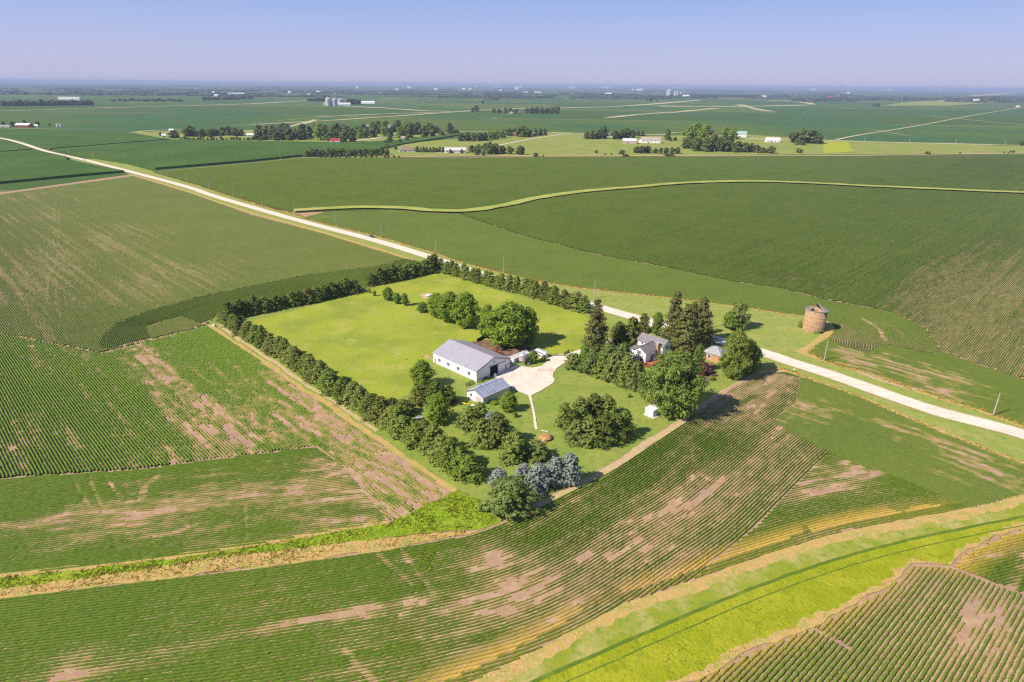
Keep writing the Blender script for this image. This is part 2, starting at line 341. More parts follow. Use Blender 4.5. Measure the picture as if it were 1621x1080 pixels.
def dist_line(x, y, line):
    d = np.full(np.shape(x), 1e9)
    for (x0, y0), (x1, y1) in zip(line[:-1], line[1:]):
        dx, dy = x1 - x0, y1 - y0; L = dx * dx + dy * dy + 1e-9
        t = np.clip(((x - x0) * dx + (y - y0) * dy) / L, 0, 1)
        d = np.minimum(d, np.hypot(x - x0 - t * dx, y - y0 - t * dy))
    return d
LAYER = [0.01]
def wobble(pts, step, amp, closed=True, seed=0):
    """subdivide a ground outline and let it wander a little, as grown edges do"""
    out = []; n = len(pts)
    for i in range(n if closed else n - 1):
        a = pts[i]; b = pts[(i + 1) % n]; L = math.hypot(b[0] - a[0], b[1] - a[1]); k = max(1, min(400, int(L / step)))
        for j in range(k):
            t = j / k; out.append((a[0] + (b[0] - a[0]) * t, a[1] + (b[1] - a[1]) * t))
    if not closed: out.append(pts[-1])
    o = np.array(out); q0 = np.array(out)
    if amp:
        o[:, 0] += (vn(q0[:, 0] / step / 6, q0[:, 1] / step / 6, 13 + seed) - .5) * 2 * amp * .8; o[:, 1] += (vn(q0[:, 0] / step / 6, q0[:, 1] / step / 6, 17 + seed) - .5) * 2 * amp * .8
        o[:, 0] += (vn(np.array(out)[:, 0] / step / 1.5, np.array(out)[:, 1] / step / 1.5, 3 + seed) - .5) * 2 * amp
        o[:, 1] += (vn(np.array(out)[:, 0] / step / 1.5, np.array(out)[:, 1] / step / 1.5, 7 + seed) - .5) * 2 * amp
    return [tuple(p) for p in o]
def sheet(name, pts, mat, amp=0.25, step=1.5, world_pts=False, z=None, lift=0.006, seed=0):
    w = pts if world_pts else PP(pts)
    if amp: w = wobble(w, step, amp, seed=seed)
    if z is None: LAYER[0] += lift; z = LAYER[0]
    import bmesh
    bm = bmesh.new(); vs = [bm.verts.new((p[0], p[1], z)) for p in w]
    f = bm.faces.new(vs); bmesh.ops.recalc_face_normals(bm, faces=[f])
    if f.normal.z < 0: f.normal_flip()
    bmesh.ops.triangulate(bm, faces=[f])
    me = bpy.data.meshes.new(name); bm.to_mesh(me); bm.free(); me.materials.append(MATS[mat])
    o = link(name, me); tag(o, kind='structure'); return o
def band(line, w0, w1=None, amp=0.0, step=4.0, seed=0):
    """outline of a strip along a ground polyline: from offset -w0 to +w1"""
    w1 = w0 if w1 is None else w1
    p = np.array(line); d = np.gradient(p, axis=0); d /= np.linalg.norm(d, axis=1)[:, None]
    nrm = np.stack([-d[:, 1], d[:, 0]], 1)
    a = p - nrm * w0; b = p + nrm * w1
    return [tuple(q) for q in a] + [tuple(q) for q in b[::-1]]
def smooth_line(pts, n=40):
    """Catmull-Rom through points"""
    p = np.array(pts, float); p = np.vstack([2 * p[0] - p[1], p, 2 * p[-1] - p[-2]]); out = []
    for i in range(1, len(p) - 2):
        for t in np.linspace(0, 1, n, endpoint=False):
            a, b, c, d = p[i - 1], p[i], p[i + 1], p[i + 2]
            out.append(.5 * (2 * b + (c - a) * t + (2 * a - 5 * b + 4 * c - d) * t * t + (3 * b - a - 3 * c + d) * t ** 3))
    out.append(p[-2]); return [tuple(q) for q in out]

# ------------------------------------------------------------------ crop rows
NS = 5
_cross_y = np.array([-.5, -.40, 0, .40, .5]); _cross_z = np.array([0, .62, 1.0, .62, 0])
def rows_mesh(name, X, Y, NX, NY, mask, size, dry, w, h, mat, jit=0.11, z0=0.02):
    """X,Y (rows, samples) row centre positions; NX,NY across-row unit vectors; size 0..1"""
    ok = np.zeros_like(mask); seg = mask[:, :-1] & mask[:, 1:]
    ok[:, :-1] |= seg; ok[:, 1:] |= seg
    idx = -np.ones(mask.shape, dtype=np.int64); idx[ok] = np.arange(ok.sum())
    n = int(ok.sum())
    if n == 0: return None
    x = X[ok]; y = Y[ok]; nx = NX[ok]; ny = NY[ok]; sz = size[ok]; dr = dry[ok]
    lat = rng.normal(0, 0.035, n)
    yy = _cross_y[None, :] * (w * sz * (1 + rng.normal(0, jit * .6, n)))[:, None] + lat[:, None] + rng.normal(0, .03, (n, NS))
    zz = _cross_z[None, :] * (h * sz * (1 + rng.normal(0, jit, n)))[:, None] * (1 + rng.normal(0, jit * .5, (n, NS)))
    V = np.stack([x[:, None] + nx[:, None] * yy, y[:, None] + ny[:, None] * yy, np.abs(zz) + z0], -1).reshape(-1, 3)
    a = idx[:, :-1][seg]; b = idx[:, 1:][seg]
    Q = []
    for k in range(NS - 1):
        Q.append(np.stack([a * NS + k, b * NS + k, b * NS + k + 1, a * NS + k + 1], 1))
    F = np.concatenate(Q)
    me = mesh_np(name, V, F, mat, 4, {'dry': ('POINT', np.repeat(np.clip(dr, 0, 1), NS)), 'leaf': ('POINT', rng.random(n * NS) ** 2)})
    o = link(name, me); tag(o, kind='stuff'); return o
def vigor(x, y, along, across, V):
    base, streak, patch, fine = V.get('base', .75), V.get('streak', .35) * .8, V.get('patch', .3) * .8, V.get('fine', .35) * .45
    v = base + streak * (vn(along / V.get('sl', 26.), across / 1.6, 21) - .5) * 2 + patch * (vn(x / 28., y / 28., 5) - .5) * 2 + fine * (vn(x / 1.6, y / 1.6, 9) - .5) * 2
    v += V.get('big', 0) * (vn(x / 120., y / 120., 15) - .5) * 2
    bare = np.zeros_like(v)
    for (bx, by, r, amt, *st) in V.get('blobs', ()):
        c = P(bx, by); dx = x - c[0]; dy = y - c[1]
        if st:
            ca, sa = math.cos(R(st[1])), math.sin(R(st[1])); dx, dy = (dx * ca + dy * sa) / st[0], -dx * sa + dy * ca
        q = np.exp(-(dx * dx + dy * dy) / (r * r * 1.5)); v -= amt * .62 * q
        if amt >= .85: bare = np.maximum(bare, q)
    for (line, wd, amt) in V.get('tracks', ()):
        v -= amt * (dist_line(x, y, line) < wd)
    v = np.maximum(v, V.get('floor', .22) - .5 * bare)                                     # thin stand, seldom wholly bare
    row = np.round(across / .8)
    g = vn(along / 4.5, row + .5, 51) * .5 + vn(along / 1.6, row + .5, 57) * .25 + vn(along / 14., row / 2.5, 59) * .25
    weak = np.clip((.82 - v) / .45, 0, 1)                                  # where the stand is poor, rows fail one by one
    return v + V.get('gap', 1.5) * weak * (g - .48)
def finish_rows(name, X, Y, NX, NY, along, across, poly, V, w, h, mat, holes=(), dryf=None, thr=.16, grow=0):
    m = inpoly(X, Y, poly)
    if grow: m |= dist_line(X, Y, list(poly) + [poly[0]]) < grow
    for q in holes: m &= ~inpoly(X, Y, q)
    v = vigor(X, Y, along, across, V)
    size = np.clip(.30 + .80 * v, .28, 1.06)
    dry = np.zeros_like(X) if dryf is None else dryf(X, Y)
    dry = np.clip(dry + np.clip(.5 - v, 0, .3) * .8, 0, 1)
    rows_mesh(name, X, Y, NX, NY, m & (v > thr), size, dry, w, h, mat)
def rows_straight(name, poly_px, ang, V, seg=.5, sp=.8, w=.62, h=.5, mat='soy_crop', holes=(), dryf=None, world_pts=False, bend=None, grow=0):
    poly = poly_px if world_pts else PP(poly_px)
    ca, sa = math.cos(R(ang)), math.sin(R(ang))
    q = np.array(poly); u = q[:, 0] * ca + q[:, 1] * sa; vv = -q[:, 0] * sa + q[:, 1] * ca
    us = np.arange(u.min(), u.max(), seg); vs = np.arange(math.floor(vv.min() / sp) * sp, vv.max(), sp)
    U, Vv = np.meshgrid(us, vs); U = U + rng.uniform(-.3, .3, U.shape) * seg
    off = bend(U, Vv) if bend is not None else 0.0
    W = Vv + off
    X = U * ca - W * sa; Y = U * sa + W * ca
    finish_rows(name, X, Y, np.full(X.shape, -sa), np.full(X.shape, ca), U, Vv, poly, V, w, h, mat, holes, dryf, grow=grow)
def rows_curve(name, line_w, offs, poly_px, V, seg=.5, w=.62, h=.5, mat='soy_crop', holes=(), dryf=None, smooth=9, grow=0):
    """rows parallel to a ground curve"""
    p = np.array(line_w); d = np.hypot(*np.diff(p, axis=0).T); s = np.concatenate([[0], np.cumsum(d)])
    ss = np.arange(0, s[-1], seg); px = np.interp(ss, s, p[:, 0]); py = np.interp(ss, s, p[:, 1])
    k = max(1, int(smooth / seg)); ker = np.ones(2 * k + 1) / (2 * k + 1)
    px = np.convolve(np.pad(px, k, mode='reflect', reflect_type='odd'), ker, 'valid'); py = np.convolve(np.pad(py, k, mode='reflect', reflect_type='odd'), ker, 'valid')
    tx = np.gradient(px); ty = np.gradient(py); L = np.hypot(tx, ty); tx /= L; ty /= L
    nx, ny = -ty, tx
    offs = np.asarray(offs)
    X = px[None] + nx[None] * offs[:, None]; Y = py[None] + ny[None] * offs[:, None]
    finish_rows(name, X, Y, np.broadcast_to(nx, X.shape), np.broadcast_to(ny, X.shape), np.broadcast_to(ss, X.shape), np.broadcast_to(offs[:, None], X.shape), PP(poly_px), V, w, h, mat, holes, dryf, grow=grow)
def tufts(name, pts, dens, h, mat, wid=.14, blades=4, world_pts=False, lean=.35, prob=None):
    """tall grass: tapering blades in tufts over a ground outline"""
    poly = pts if world_pts else PP(pts)
    q = np.array(poly); x0, y0 = q.min(0); x1, y1 = q.max(0)
    n = int((x1 - x0) * (y1 - y0) * dens)
    x = rng.uniform(x0, x1, n); y = rng.uniform(y0, y1, n)
    m = inpoly(x, y, poly) & (vn(x / 2.5, y / 2.5, 31) * .7 + .3 * rng.random(n) > .28)
    if prob is not None: m &= rng.random(n) < prob(x, y)
    x = np.repeat(x[m], blades); y = np.repeat(y[m], blades); k = len(x)
    if k == 0: return
    a = rng.uniform(0, 2 * np.pi, k); hh = h * rng.uniform(.5, 1.3, k) * (.6 + .8 * vn(x / 4, y / 4, 33)); l = rng.normal(0, lean, (k, 2)) * hh[:, None]
    bx = x + rng.normal(0, .18, k); by = y + rng.normal(0, .18, k); dx = np.cos(a) * wid; dy = np.sin(a) * wid
    V = np.stack([np.stack([bx - dx, by - dy, np.full(k, .02)], 1), np.stack([bx + dx, by + dy, np.full(k, .02)], 1),
                  np.stack([bx + l[:, 0] + dx * .35, by + l[:, 1] + dy * .35, hh], 1), np.stack([bx + l[:, 0] - dx * .35, by + l[:, 1] - dy * .35, hh], 1)], 1).reshape(-1, 3)
    F = np.arange(4 * k).reshape(-1, 4)
    me = mesh_np(name, V, F, mat, 4, {'leaf': ('FACE', rng.random(k))}); tag(link(name, me), kind='stuff')

# ================================================================== GROUND
def disc_ground():
    rings = [0, 60, 150, 300, 600, 1200, 2500, 5000, 10000, 20000, 40000, 80000]; n = 64; vs = [(0, 100, 0)]; fs = []
    for r in rings[1:]: vs += [(r * math.cos(k * 2 * math.pi / n), 100 + r * math.sin(k * 2 * math.pi / n), 0) for k in range(n)]
    fs += [(0, 1 + k, 1 + (k + 1) % n) for k in range(n)]
    for i in range(len(rings) - 2):
        a = 1 + i * n; b = a + n
        fs += [(a + k, b + k, b + (k + 1) % n, a + (k + 1) % n) for k in range(n)]
    me = bpy.data.meshes.new('ground'); me.from_pydata(vs, [], fs); me.materials.append(MATS['far_fields']); tag(link('ground', me), kind='structure')
m, t, b = newmat('far_fields')
g = node(t, 'ShaderNodeNewGeometry')
mp = node(t, 'ShaderNodeMapping'); mp.inputs['Rotation'].default_value = (0, 0, R(8.0)); mp.inputs['Location'].default_value = (370, 240, 0)
t.links.new(g.outputs['Position'], mp.inputs[0])
br = node(t, 'ShaderNodeTexBrick'); br.offset = 0.35; br.inputs['Scale'].default_value = 1.0
br.inputs['Brick Width'].default_value = 1600; br.inputs['Row Height'].default_value = 800; br.inputs['Mortar Size'].default_value = 9.0
br.inputs['Color1'].default_value = (0.062, 0.108, 0.022, 1); br.inputs['Color2'].default_value = (0.105, 0.15, 0.032, 1); br.inputs['Mortar'].default_value = (0.22, 0.22, 0.09, 1)
t.links.new(mp.outputs[0], br.inputs['Vector'])
c = mixc(t, noise_fac(t, 0.0016, 0.45, 0.6), br.outputs[0], (0.055, 0.12, 0.04))
c = mixc(t, noise_fac(t, 0.0004, 0.66, 0.72), c, (0.20, 0.22, 0.09))
t.links.new(c, b.inputs['Base Color']); b.inputs['Roughness'].default_value = 1; b.inputs['Specular IOR Level'].default_value = 0.02
disc_ground()

ROAD = smooth_line([P(*p) for p in [(-330, 172), (-120, 202), (0, 218.7), (74, 239.7), (134.5, 253.5), (210, 273), (296, 296), (340, 311), (468, 348), (587, 379), (686, 409), (763, 434), (860, 461), (973, 494), (1060, 518), (1192, 554), (1254, 574), (1328, 598), (1475, 649), (1621, 689), (1760, 745), (2000, 840)]], 8)
VERGE_E = [(150, 252), (205, 261), (242, 271), (296, 288), (340, 303), (434, 331.6), (466, 339), (513, 354), (602, 375), (685.6, 399.5), (740, 418), (763, 424), (840, 443), (903.7, 454), (988, 463.7), (1055, 471), (1128, 480), (1180, 487), (1243.7, 497), (1275, 500), (1300, 505), (1318, 514), (1322, 521), (1313, 532), (1287, 549.6), (1282, 558.5), (1306, 572), (1341, 581), (1451.5, 618.6), (1545.5, 647), (1621, 675), (2000, 820)]
VERGE_W = [(105, 251), (160, 264), (210, 277), (300, 304), (340, 319), (399, 338), (513, 368.6), (624, 403), (668, 418), (700, 428), (930, 500), (1060, 545), (1215, 585), (1240, 584.5), (1275, 597.5), (1357.5, 628), (1435, 661), (1505, 690), (1621, 735), (2000, 890)]
YARD_EDGE = [(-500, 1020), (-150, 968), (0, 947), (207, 922), (400, 900), (597, 873), (735.6, 847), (800, 822), (860, 790), (961, 740), (1080, 662), (1207, 585)]
# bare field soil under the rows
sheet('field', [(-900, 345), (0, 305), (210, 276), (300, 303), (400, 337), (624, 402), (700, 427), (1060, 545), (1215, 583), (1435, 660), (1621, 734), (2000, 888), (2300, 1100), (1900, 1330), (-300, 1330), (-900, 900)], 'soil', amp=0)
M_POLY = [(242, 272), (400, 257.5), (481, 249), (770, 248), (1621, 245), (2100, 243), (2400, 600), (2000, 815)] + VERGE_E[::-1][1:-3]
sheet('field', M_POLY, 'soil', amp=0)
sheet('lawn', [(325, 512), (345, 498), (568, 458), (692, 420), (930, 498), (1060, 545), (1215, 584), (1167, 603), (1133, 624), (1080, 661), (1012, 703), (961, 738), (860, 790), (790, 827), (724, 778), (500, 626)], 'lawn_grass', amp=.3)
sheet('verge', VERGE_E + VERGE_W[::-1], 'verge_grass', amp=.3, step=3)
# paddock, in two halves beside the line of maples
sheet('pasture', [(382, 513), (470, 491), (560, 466), (590, 455), (697, 431), (800, 464), (925, 498), (948, 525), (938, 551), (905, 559), (868, 564), (845, 550), (800, 541), (757, 541), (738, 541), (690, 560), (686, 575), (660, 600), (645, 625), (606, 641)], 'pasture_grass', amp=.3)
sheet('dirt', [(741, 543), (756, 539), (775, 538), (800, 548), (835, 549), (848, 555), (846, 560), (822, 561), (806, 566), (790, 566), (765, 555)], 'dark_soil', amp=.5)
sheet('dirt', [(664, 467), (668, 464.5), (677, 463.5), (686, 466), (687, 470), (680, 473), (670, 473)], 'tan_soil', amp=.4)
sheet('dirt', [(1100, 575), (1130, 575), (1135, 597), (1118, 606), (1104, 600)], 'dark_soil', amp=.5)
sheet('dirt', [(790, 800), (850, 800), (868, 795), (830, 825), (795, 827)], 'red_soil', amp=.5)
# straw and cut strips between lawn and rows
sheet('field_margin', [(328, 516), (334, 513), (726, 775), (716, 779)], 'straw', amp=.5)
sheet('field_margin', [(340, 514), (350, 514), (600, 682), (594, 684)], 'tan_soil', amp=.4)
sheet('field_margin', band(PP([(800, 828), (862, 797), (961, 746), (1012, 709), (1080, 667), (1133, 629), (1167, 608), (1210, 588), (1240, 586)]), 1.6, 1.0), 'tan_soil', amp=.5, world_pts=True)
for ln, w in ((VERGE_E[3:21], 1.4), (VERGE_E[24:], 1.8), (VERGE_W[2:10], 1.5), (VERGE_W[12:], 1.3)):
    sheet('field_margin', band(PP(ln), w), 'straw', amp=.5, step=3, world_pts=True)
sheet('field_margin', [(1258, 556), (1275, 548), (1293, 536), (1305, 524), (1318, 516), (1323, 522), (1314, 534), (1296, 547), (1283, 557), (1302, 569), (1290, 569), (1270, 562)], 'straw', amp=.5)
sheet('field_margin', [(1340, 580), (1360, 583), (1400, 600), (1458, 618), (1440, 618), (1380, 600)], 'tan_soil', amp=.5)
sheet('dirt', [(1083, 660), (1140, 624), (1172, 602), (1210, 588), (1268, 598), (1225, 617), (1180, 632), (1130, 652), (1090, 668)], 'soil', amp=1.0)
# weed strip and rank grass
STRIP_TOP = [(-500, 985), (0, 915), (155, 898), (285, 884), (400, 866), (462, 855), (617, 829)]
STRIP_MID = [(-500, 1005), (0, 932), (200, 907), (330, 884), (470, 870), (615, 852), (736, 842)]
STRIP_LOW = [(-500, 1022), (0, 948), (207, 923), (400, 901), (597, 873), (735, 848), (770, 838)]
sheet('weed_strip', STRIP_TOP + [(724, 776), (758, 792), (790, 828), (763, 838), (674, 844), (560, 859), (400, 880), (207, 908), (0, 934), (-500, 1008)], 'weed_grass', amp=.5)
sheet('weed_strip', STRIP_MID + STRIP_LOW[::-1], 'straw', amp=.6)
sheet('weed_strip', [(-500, 988), (0, 916), (155, 899), (285, 885), (462, 856), (617, 830), (612, 822), (460, 849), (285, 878), (155, 892), (0, 909), (-500, 978)], 'straw', amp=.5)
# grass waterway
WW_TOP = [(420, 1330), (560, 1200), (690, 1110), (780, 1065), (870, 1018), (978, 960), (1091, 922), (1200, 882), (1341, 840), (1534, 805), (1621, 784), (1900, 735)]
WW_BOT = [(700, 1330), (860, 1190), (1060, 1092), (1110, 1070), (1200, 1027), (1284, 992), (1400, 932), (1430, 905), (1443, 892), (1470, 893), (1502, 896), (1534, 869), (1580, 850), (1621, 836), (1900, 800)]
sheet('waterway', WW_TOP + WW_BOT[::-1], 'straw', amp=.5)
MOW_T = [(490, 1330), (630, 1200), (762, 1108), (828, 1066), (940, 1000), (1020, 965), (1200, 901), (1341, 857), (1534, 819), (1621, 797), (1900, 747)]
TRK = [(480, 1340), (650, 1200), (790, 1112), (850, 1078), (950, 1034), (1069, 983), (1200, 929), (1341, 881), (1460, 851), (1597, 823), (1900, 766)]
sheet('waterway', MOW_T + TRK[::-1], 'mown_grass', amp=.75, step=.9)
WB2 = [(660, 1330), (830, 1190), (1000, 1105), (1098, 1066), (1197, 1017), (1281, 982), (1390, 927), (1428, 899), (1446, 884), (1500, 892), (1520, 872), (1560, 850), (1610, 826), (1900, 785)]
sheet('waterway', TRK + WB2[::-1], 'rank_grass', amp=.75, step=.9)
sheet('wheel_track', band(smooth_line(PP(TRK), 6), .42), 'track_grass', amp=.12, world_pts=True)
sheet('wheel_track', band([(p[0] + .9, p[1] - 2.6) for p in smooth_line(PP(TRK), 6)], .16), 'track_grass', amp=.1, world_pts=True)
# roads, drive, path
sheet('road_shoulder', band(ROAD, 4.3), 'tan_soil', amp=.35, step=3, world_pts=True)
sheet('road', band(ROAD, 3.5), 'road_chip', amp=.15, step=3, world_pts=True)
DRIVE = [(779, 597), (792, 589), (807.6, 583.8), (817, 577.7), (829, 581), (843, 582.7), (857.8, 579.7), (866, 573), (866.6, 566), (880, 562.5), (900, 560), (921.5, 552.6), (966, 536), (989.6, 527), (1018, 512), (1034, 515), (1012, 531), (985, 543), (940, 555), (903, 566), (898, 573), (882, 583), (875, 592), (875, 597), (878, 601.5), (874, 608), (856.5, 619), (840, 627), (836, 626), (824, 622), (808, 614), (795, 603)]
sheet('driveway', DRIVE, 'gravel', amp=.2, step=1)
sheet('driveway', [(838, 556), (846, 553), (866, 560), (868, 566), (856, 568), (843, 562)], 'gravel', amp=.2, step=1)
sheet('footpath', [(836.5, 625), (840.5, 625), (846, 650), (848.5, 665), (851, 681), (846.7, 681), (844.5, 666), (842.5, 652)], 'gravel', amp=.12, step=.8)
# beyond the fields
sheet('meadow', [(485, 247), (600, 236), (640, 227), (760, 217), (880, 209), (1000, 216), (1180, 213), (1310, 222), (1621, 232), (2000, 243), (2000, 247), (1621, 243), (1000, 247), (770, 247.5), (600, 248)], 'far_lawn_grass', amp=0, lift=.1)
sheet('meadow', [(1304, 224), (1342, 225), (1350, 240), (1303, 243)], 'yellow_grass', amp=0, lift=.05)
sheet('meadow', [(205, 210), (262, 208), (400, 208), (560, 208), (690, 207), (727, 211), (640, 222), (560, 227), (400, 224), (268, 221)], 'far_lawn_grass', amp=0, lift=.1)
THICK = {0: .9, 1: 1.3, 2: .8, 3: .8, 4: .8, 5: .8, 6: .9, 7: 1.0, 10: 1.1, 12: 1.1, 13: 1.3, 14: .9, 15: .8, 16: .9, 17: .7, 18: 1.2}
for i, (ln, w, mt) in enumerate([
    ([(600, 249.5), (770, 247), (900, 247.5), (1200, 247), (1400, 246), (1621, 243), (2000, 242)], 2.6, 'tan_soil'),
    ([(1180, 220), (1300, 222.5), (1420, 226), (1621, 231), (2000, 243)], 7, 'pale_track'),
    ([(690, 242), (760, 236), (812, 226), (850, 219), (890, 213), (905, 211.5)], 5, 'road_chip'),
    ([(1180, 219), (1080, 210), (1040, 214), (960, 212), (880, 211), (726, 209)], 6, 'pale_track'),
    ([(205, 210.5), (262, 206.5), (400, 207.5), (560, 208.5)], 6, 'pale_track'),
    ([(560, 224), (585, 221), (610, 217), (640, 214)], 6, 'road_chip'),
    ([(1323, 222), (1360, 214.5), (1450, 200), (1530, 185), (1621, 169.5)], 9, 'pale_track'),
    ([(400, 198), (450, 195), (525, 191), (600, 186), (700, 179), (760, 175), (830, 172), (900, 171), (1000, 167.5), (1110, 158.5)], 9, 'pale_track'),
    ([(450, 202), (480, 196), (500, 190)], 9, 'pale_track'),
    ([(500, 186), (580, 182), (690, 178)], 7, 'pale_track'),
    ([(543, 168.5), (600, 171), (660, 175), (715, 177)], 13, 'pale_track'),
    ([(0, 176), (60, 174.5), (101, 173), (200, 170), (330, 167), (400, 164.5), (480, 160), (515, 158.5)], 16, 'pale_track'),
    ([(960, 187), (1020, 181), (1070, 178), (1100, 175), (1135, 172)], 12, 'pale_track'),
    ([(1040, 168.5), (1120, 168.7), (1200, 168.5), (1280, 166.5)], 12, 'pale_track'),
    ([(1170, 166), (1200, 173.5), (1225, 177)], 12, 'pale_track'),
    ([(600, 157), (700, 154.5), (740, 152)], 18, 'pale_track'),
    ([(1110, 154), (1180, 157), (1250, 160), (1300, 158.5)], 18, 'pale_track'),
    ([(810, 149), (900, 148.5), (1050, 145)], 25, 'pale_track'),
    ([(1220, 152), (1262, 150.5)], 60, 'tan_soil'),
    ([(1480, 161), (1530, 153), (1610, 147)], 18, 'pale_track'),
    ([(1256, 161.2), (1275, 163), (1288, 166)], 12, 'pale_track'), ([(1000, 153.5), (1100, 154.5), (1180, 156)], 12, 'pale_track')]):
    q_ = np.array(smooth_line(PP(ln), 6)); tn = np.gradient(q_, axis=0); tn /= np.linalg.norm(tn, axis=1)[:, None]; D_ = q_[:, 1]
    wd = np.maximum(w, THICK.get(i, .9) / (FOC / D_ * np.abs(tn[:, 1]) * .07 + FOC * CAM_H / D_ ** 2 * np.abs(tn[:, 0]))) / 2 * (1 + .25 * np.sin(np.arange(len(q_)) * .9 + i))
    if i in (2, 5, 6): wd = np.full(len(q_), w / 2.0)
    nr = np.stack([-tn[:, 1], tn[:, 0]], 1)
    sheet('lane', [tuple(p) for p in q_ - nr * wd[:, None]] + [tuple(p) for p in (q_ + nr * wd[:, None])[::-1]], mt, amp=0, world_pts=True, lift=.04)
sheet('stubble_field', [(1393, 168), (1430, 163), (1465, 159.5), (1590, 160.5), (1560, 164), (1500, 168)], 'far_lawn_grass', amp=0, lift=.1)
# standing corn: a raised crop two and a half metres tall
def corn(pts, h=2.6):
    import bmesh
    bm = bmesh.new(); vs = [bm.verts.new((p[0], p[1], 0.0)) for p in wobble(PP(pts), 12, .8)]
    f = bm.faces.new(vs)
    if f.normal.z < 0: f.normal_flip()
    e = bmesh.ops.extrude_face_region(bm, geom=[f]); tv = [v for v in e['geom'] if isinstance(v, bmesh.types.BMVert)]
    for v in tv: v.co.z = h
    bmesh.ops.triangulate(bm, faces=[x for x in bm.faces if len(x.verts) > 4])
    bmesh.ops.recalc_face_normals(bm, faces=bm.faces)
    me = bpy.data.meshes.new('corn'); bm.to_mesh(me); bm.free(); me.materials.append(MATS['corn_top'])
    tag(link('corn', me), kind='stuff')
corn([(-500, 205), (0, 223.5), (30, 231), (52, 238), (0, 242.5), (-500, 275)])
corn([(-500, 277), (0, 243.6), (56, 239.5), (106, 251), (106, 256), (150, 264), (196, 273.5), (130, 279), (0, 291.5), (-500, 335)])
corn([(-300, 165), (0, 205), (205, 213.5), (268, 222), (80, 237.5), (40, 227), (0, 216), (-150, 192)])
corn([(83, 238.5), (270, 223), (400, 225), (560, 228), (640, 223), (724, 212.5), (729, 215), (640, 229), (600, 238), (486, 247), (400, 256), (245, 269), (200, 259), (150, 250.5)])

# ================================================================== CROP ROWS
RA, RB = -45.5, 46.0
H1 = [(642, 411), (598, 423), (487, 436.7), (412.6, 451.5), (320, 471), (233, 495), (192, 511), (166, 531), (157, 548), (170, 552), (200, 543), (236, 535), (229, 516), (285, 500), (322, 513), (343, 497), (400, 484), (568, 455), (592, 448), (690, 418), (668, 416)]
H1w = PP(H1)
trk1 = PP([(92, 305), (85, 340), (84, 385), (92, 400), (86, 420), (75, 440), (73, 480)]); trk2 = PP([(100, 305), (93, 340), (91, 385), (101, 400), (97, 420), (87, 440), (88, 485), (96, 510)])
F3P = [(-900, 352), (0, 308), (210, 279), (300, 306), (399, 341), (513, 371), (624, 405), (668, 419), (690, 418), (568, 462), (345, 500), (326, 515), (500, 632), (715, 779)]
SPLIT_A = [(-900, 1000), (-900, 600), (-40, 520), (160, 560), (328, 516), (500, 632), (722, 779), (615, 827), (590, 795), (540, 735), (500, 707), (400, 720), (337, 727), (220, 743.5), (111, 750), (0, 758), (-500, 795)]
VF3 = dict(base=.74, streak=.34, patch=.16, fine=.25, big=.12, sl=70, floor=.40, gap=.45, blobs=[(450, 370, 70, -.4), (560, 400, 60, -.35), (330, 320, 70, -.35), (110, 330, 50, .4), (60, 430, 45, .3), (200, 380, 45, .3), (300, 430, 40, .35), (420, 425, 30, .35), (10, 312, 50, .35)], tracks=[(trk1, .5, .3), (trk2, .5, .3)])
rows_straight('soybean_rows', [(-900, 352), (0, 308), (210, 279), (300, 306), (399, 341), (513, 371), (624, 405), (668, 419), (690, 418), (568, 462), (345, 500), (328, 516), (160, 560), (-40, 520), (-900, 600)], RA, VF3, seg=2.5, holes=[H1w], w=.70, h=.45, mat='soy_crop_thin')
VF2 = dict(base=.72, streak=.34, patch=.15, fine=.30, floor=.2, blobs=[(645, 735, 27, .84, 2.4, -45), (690, 770, 14, .6), (585, 690, 8, .5, 3, -45), (620, 775, 14, .6), (300, 640, 5, .45, 5, -45), (262, 600, 4, .5, 4, -45), (215, 560, 4, .45, 5, -45), (320, 690, 9, .45), (345, 715, 8, .5), (240, 560, 3, .5, 6, -45), (5, 680, 3, .4, 8, -45), (420, 530, 16, -.3, 2, -45), (470, 620, 6, .3, 6, -45)])
rows_straight('soybean_rows', SPLIT_A, RA, VF2, seg=.7, holes=[H1w, PP([(326, 514), (335, 512), (724, 774), (715, 780)])], w=.58, h=.62)
rows_curve('soybean_rows', smooth_line(PP([(150, 600), (147, 560), (160, 532), (192, 509), (233, 494), (320, 470), (412, 450.5), (487, 436), (598, 422.5), (700, 400)]), 12), np.arange(-34, 4, .8), H1, dict(base=.98, streak=.1, patch=.1, fine=.2, blobs=[(185, 540, 6, .35)], tracks=[(PP([(240, 512), (320, 484), (480, 452), (600, 432)]), .5, .6)]), seg=.8, w=.76, h=.40, mat='soy_crop_lush', smooth=6, grow=.9)
F2B = [(-500, 800), (0, 760), (111, 752), (220, 745.5), (337, 729), (400, 722), (498, 709), (540, 737), (588, 796), (610, 824), (462, 850), (400, 862), (285, 879), (155, 894), (0, 909), (-500, 975)]
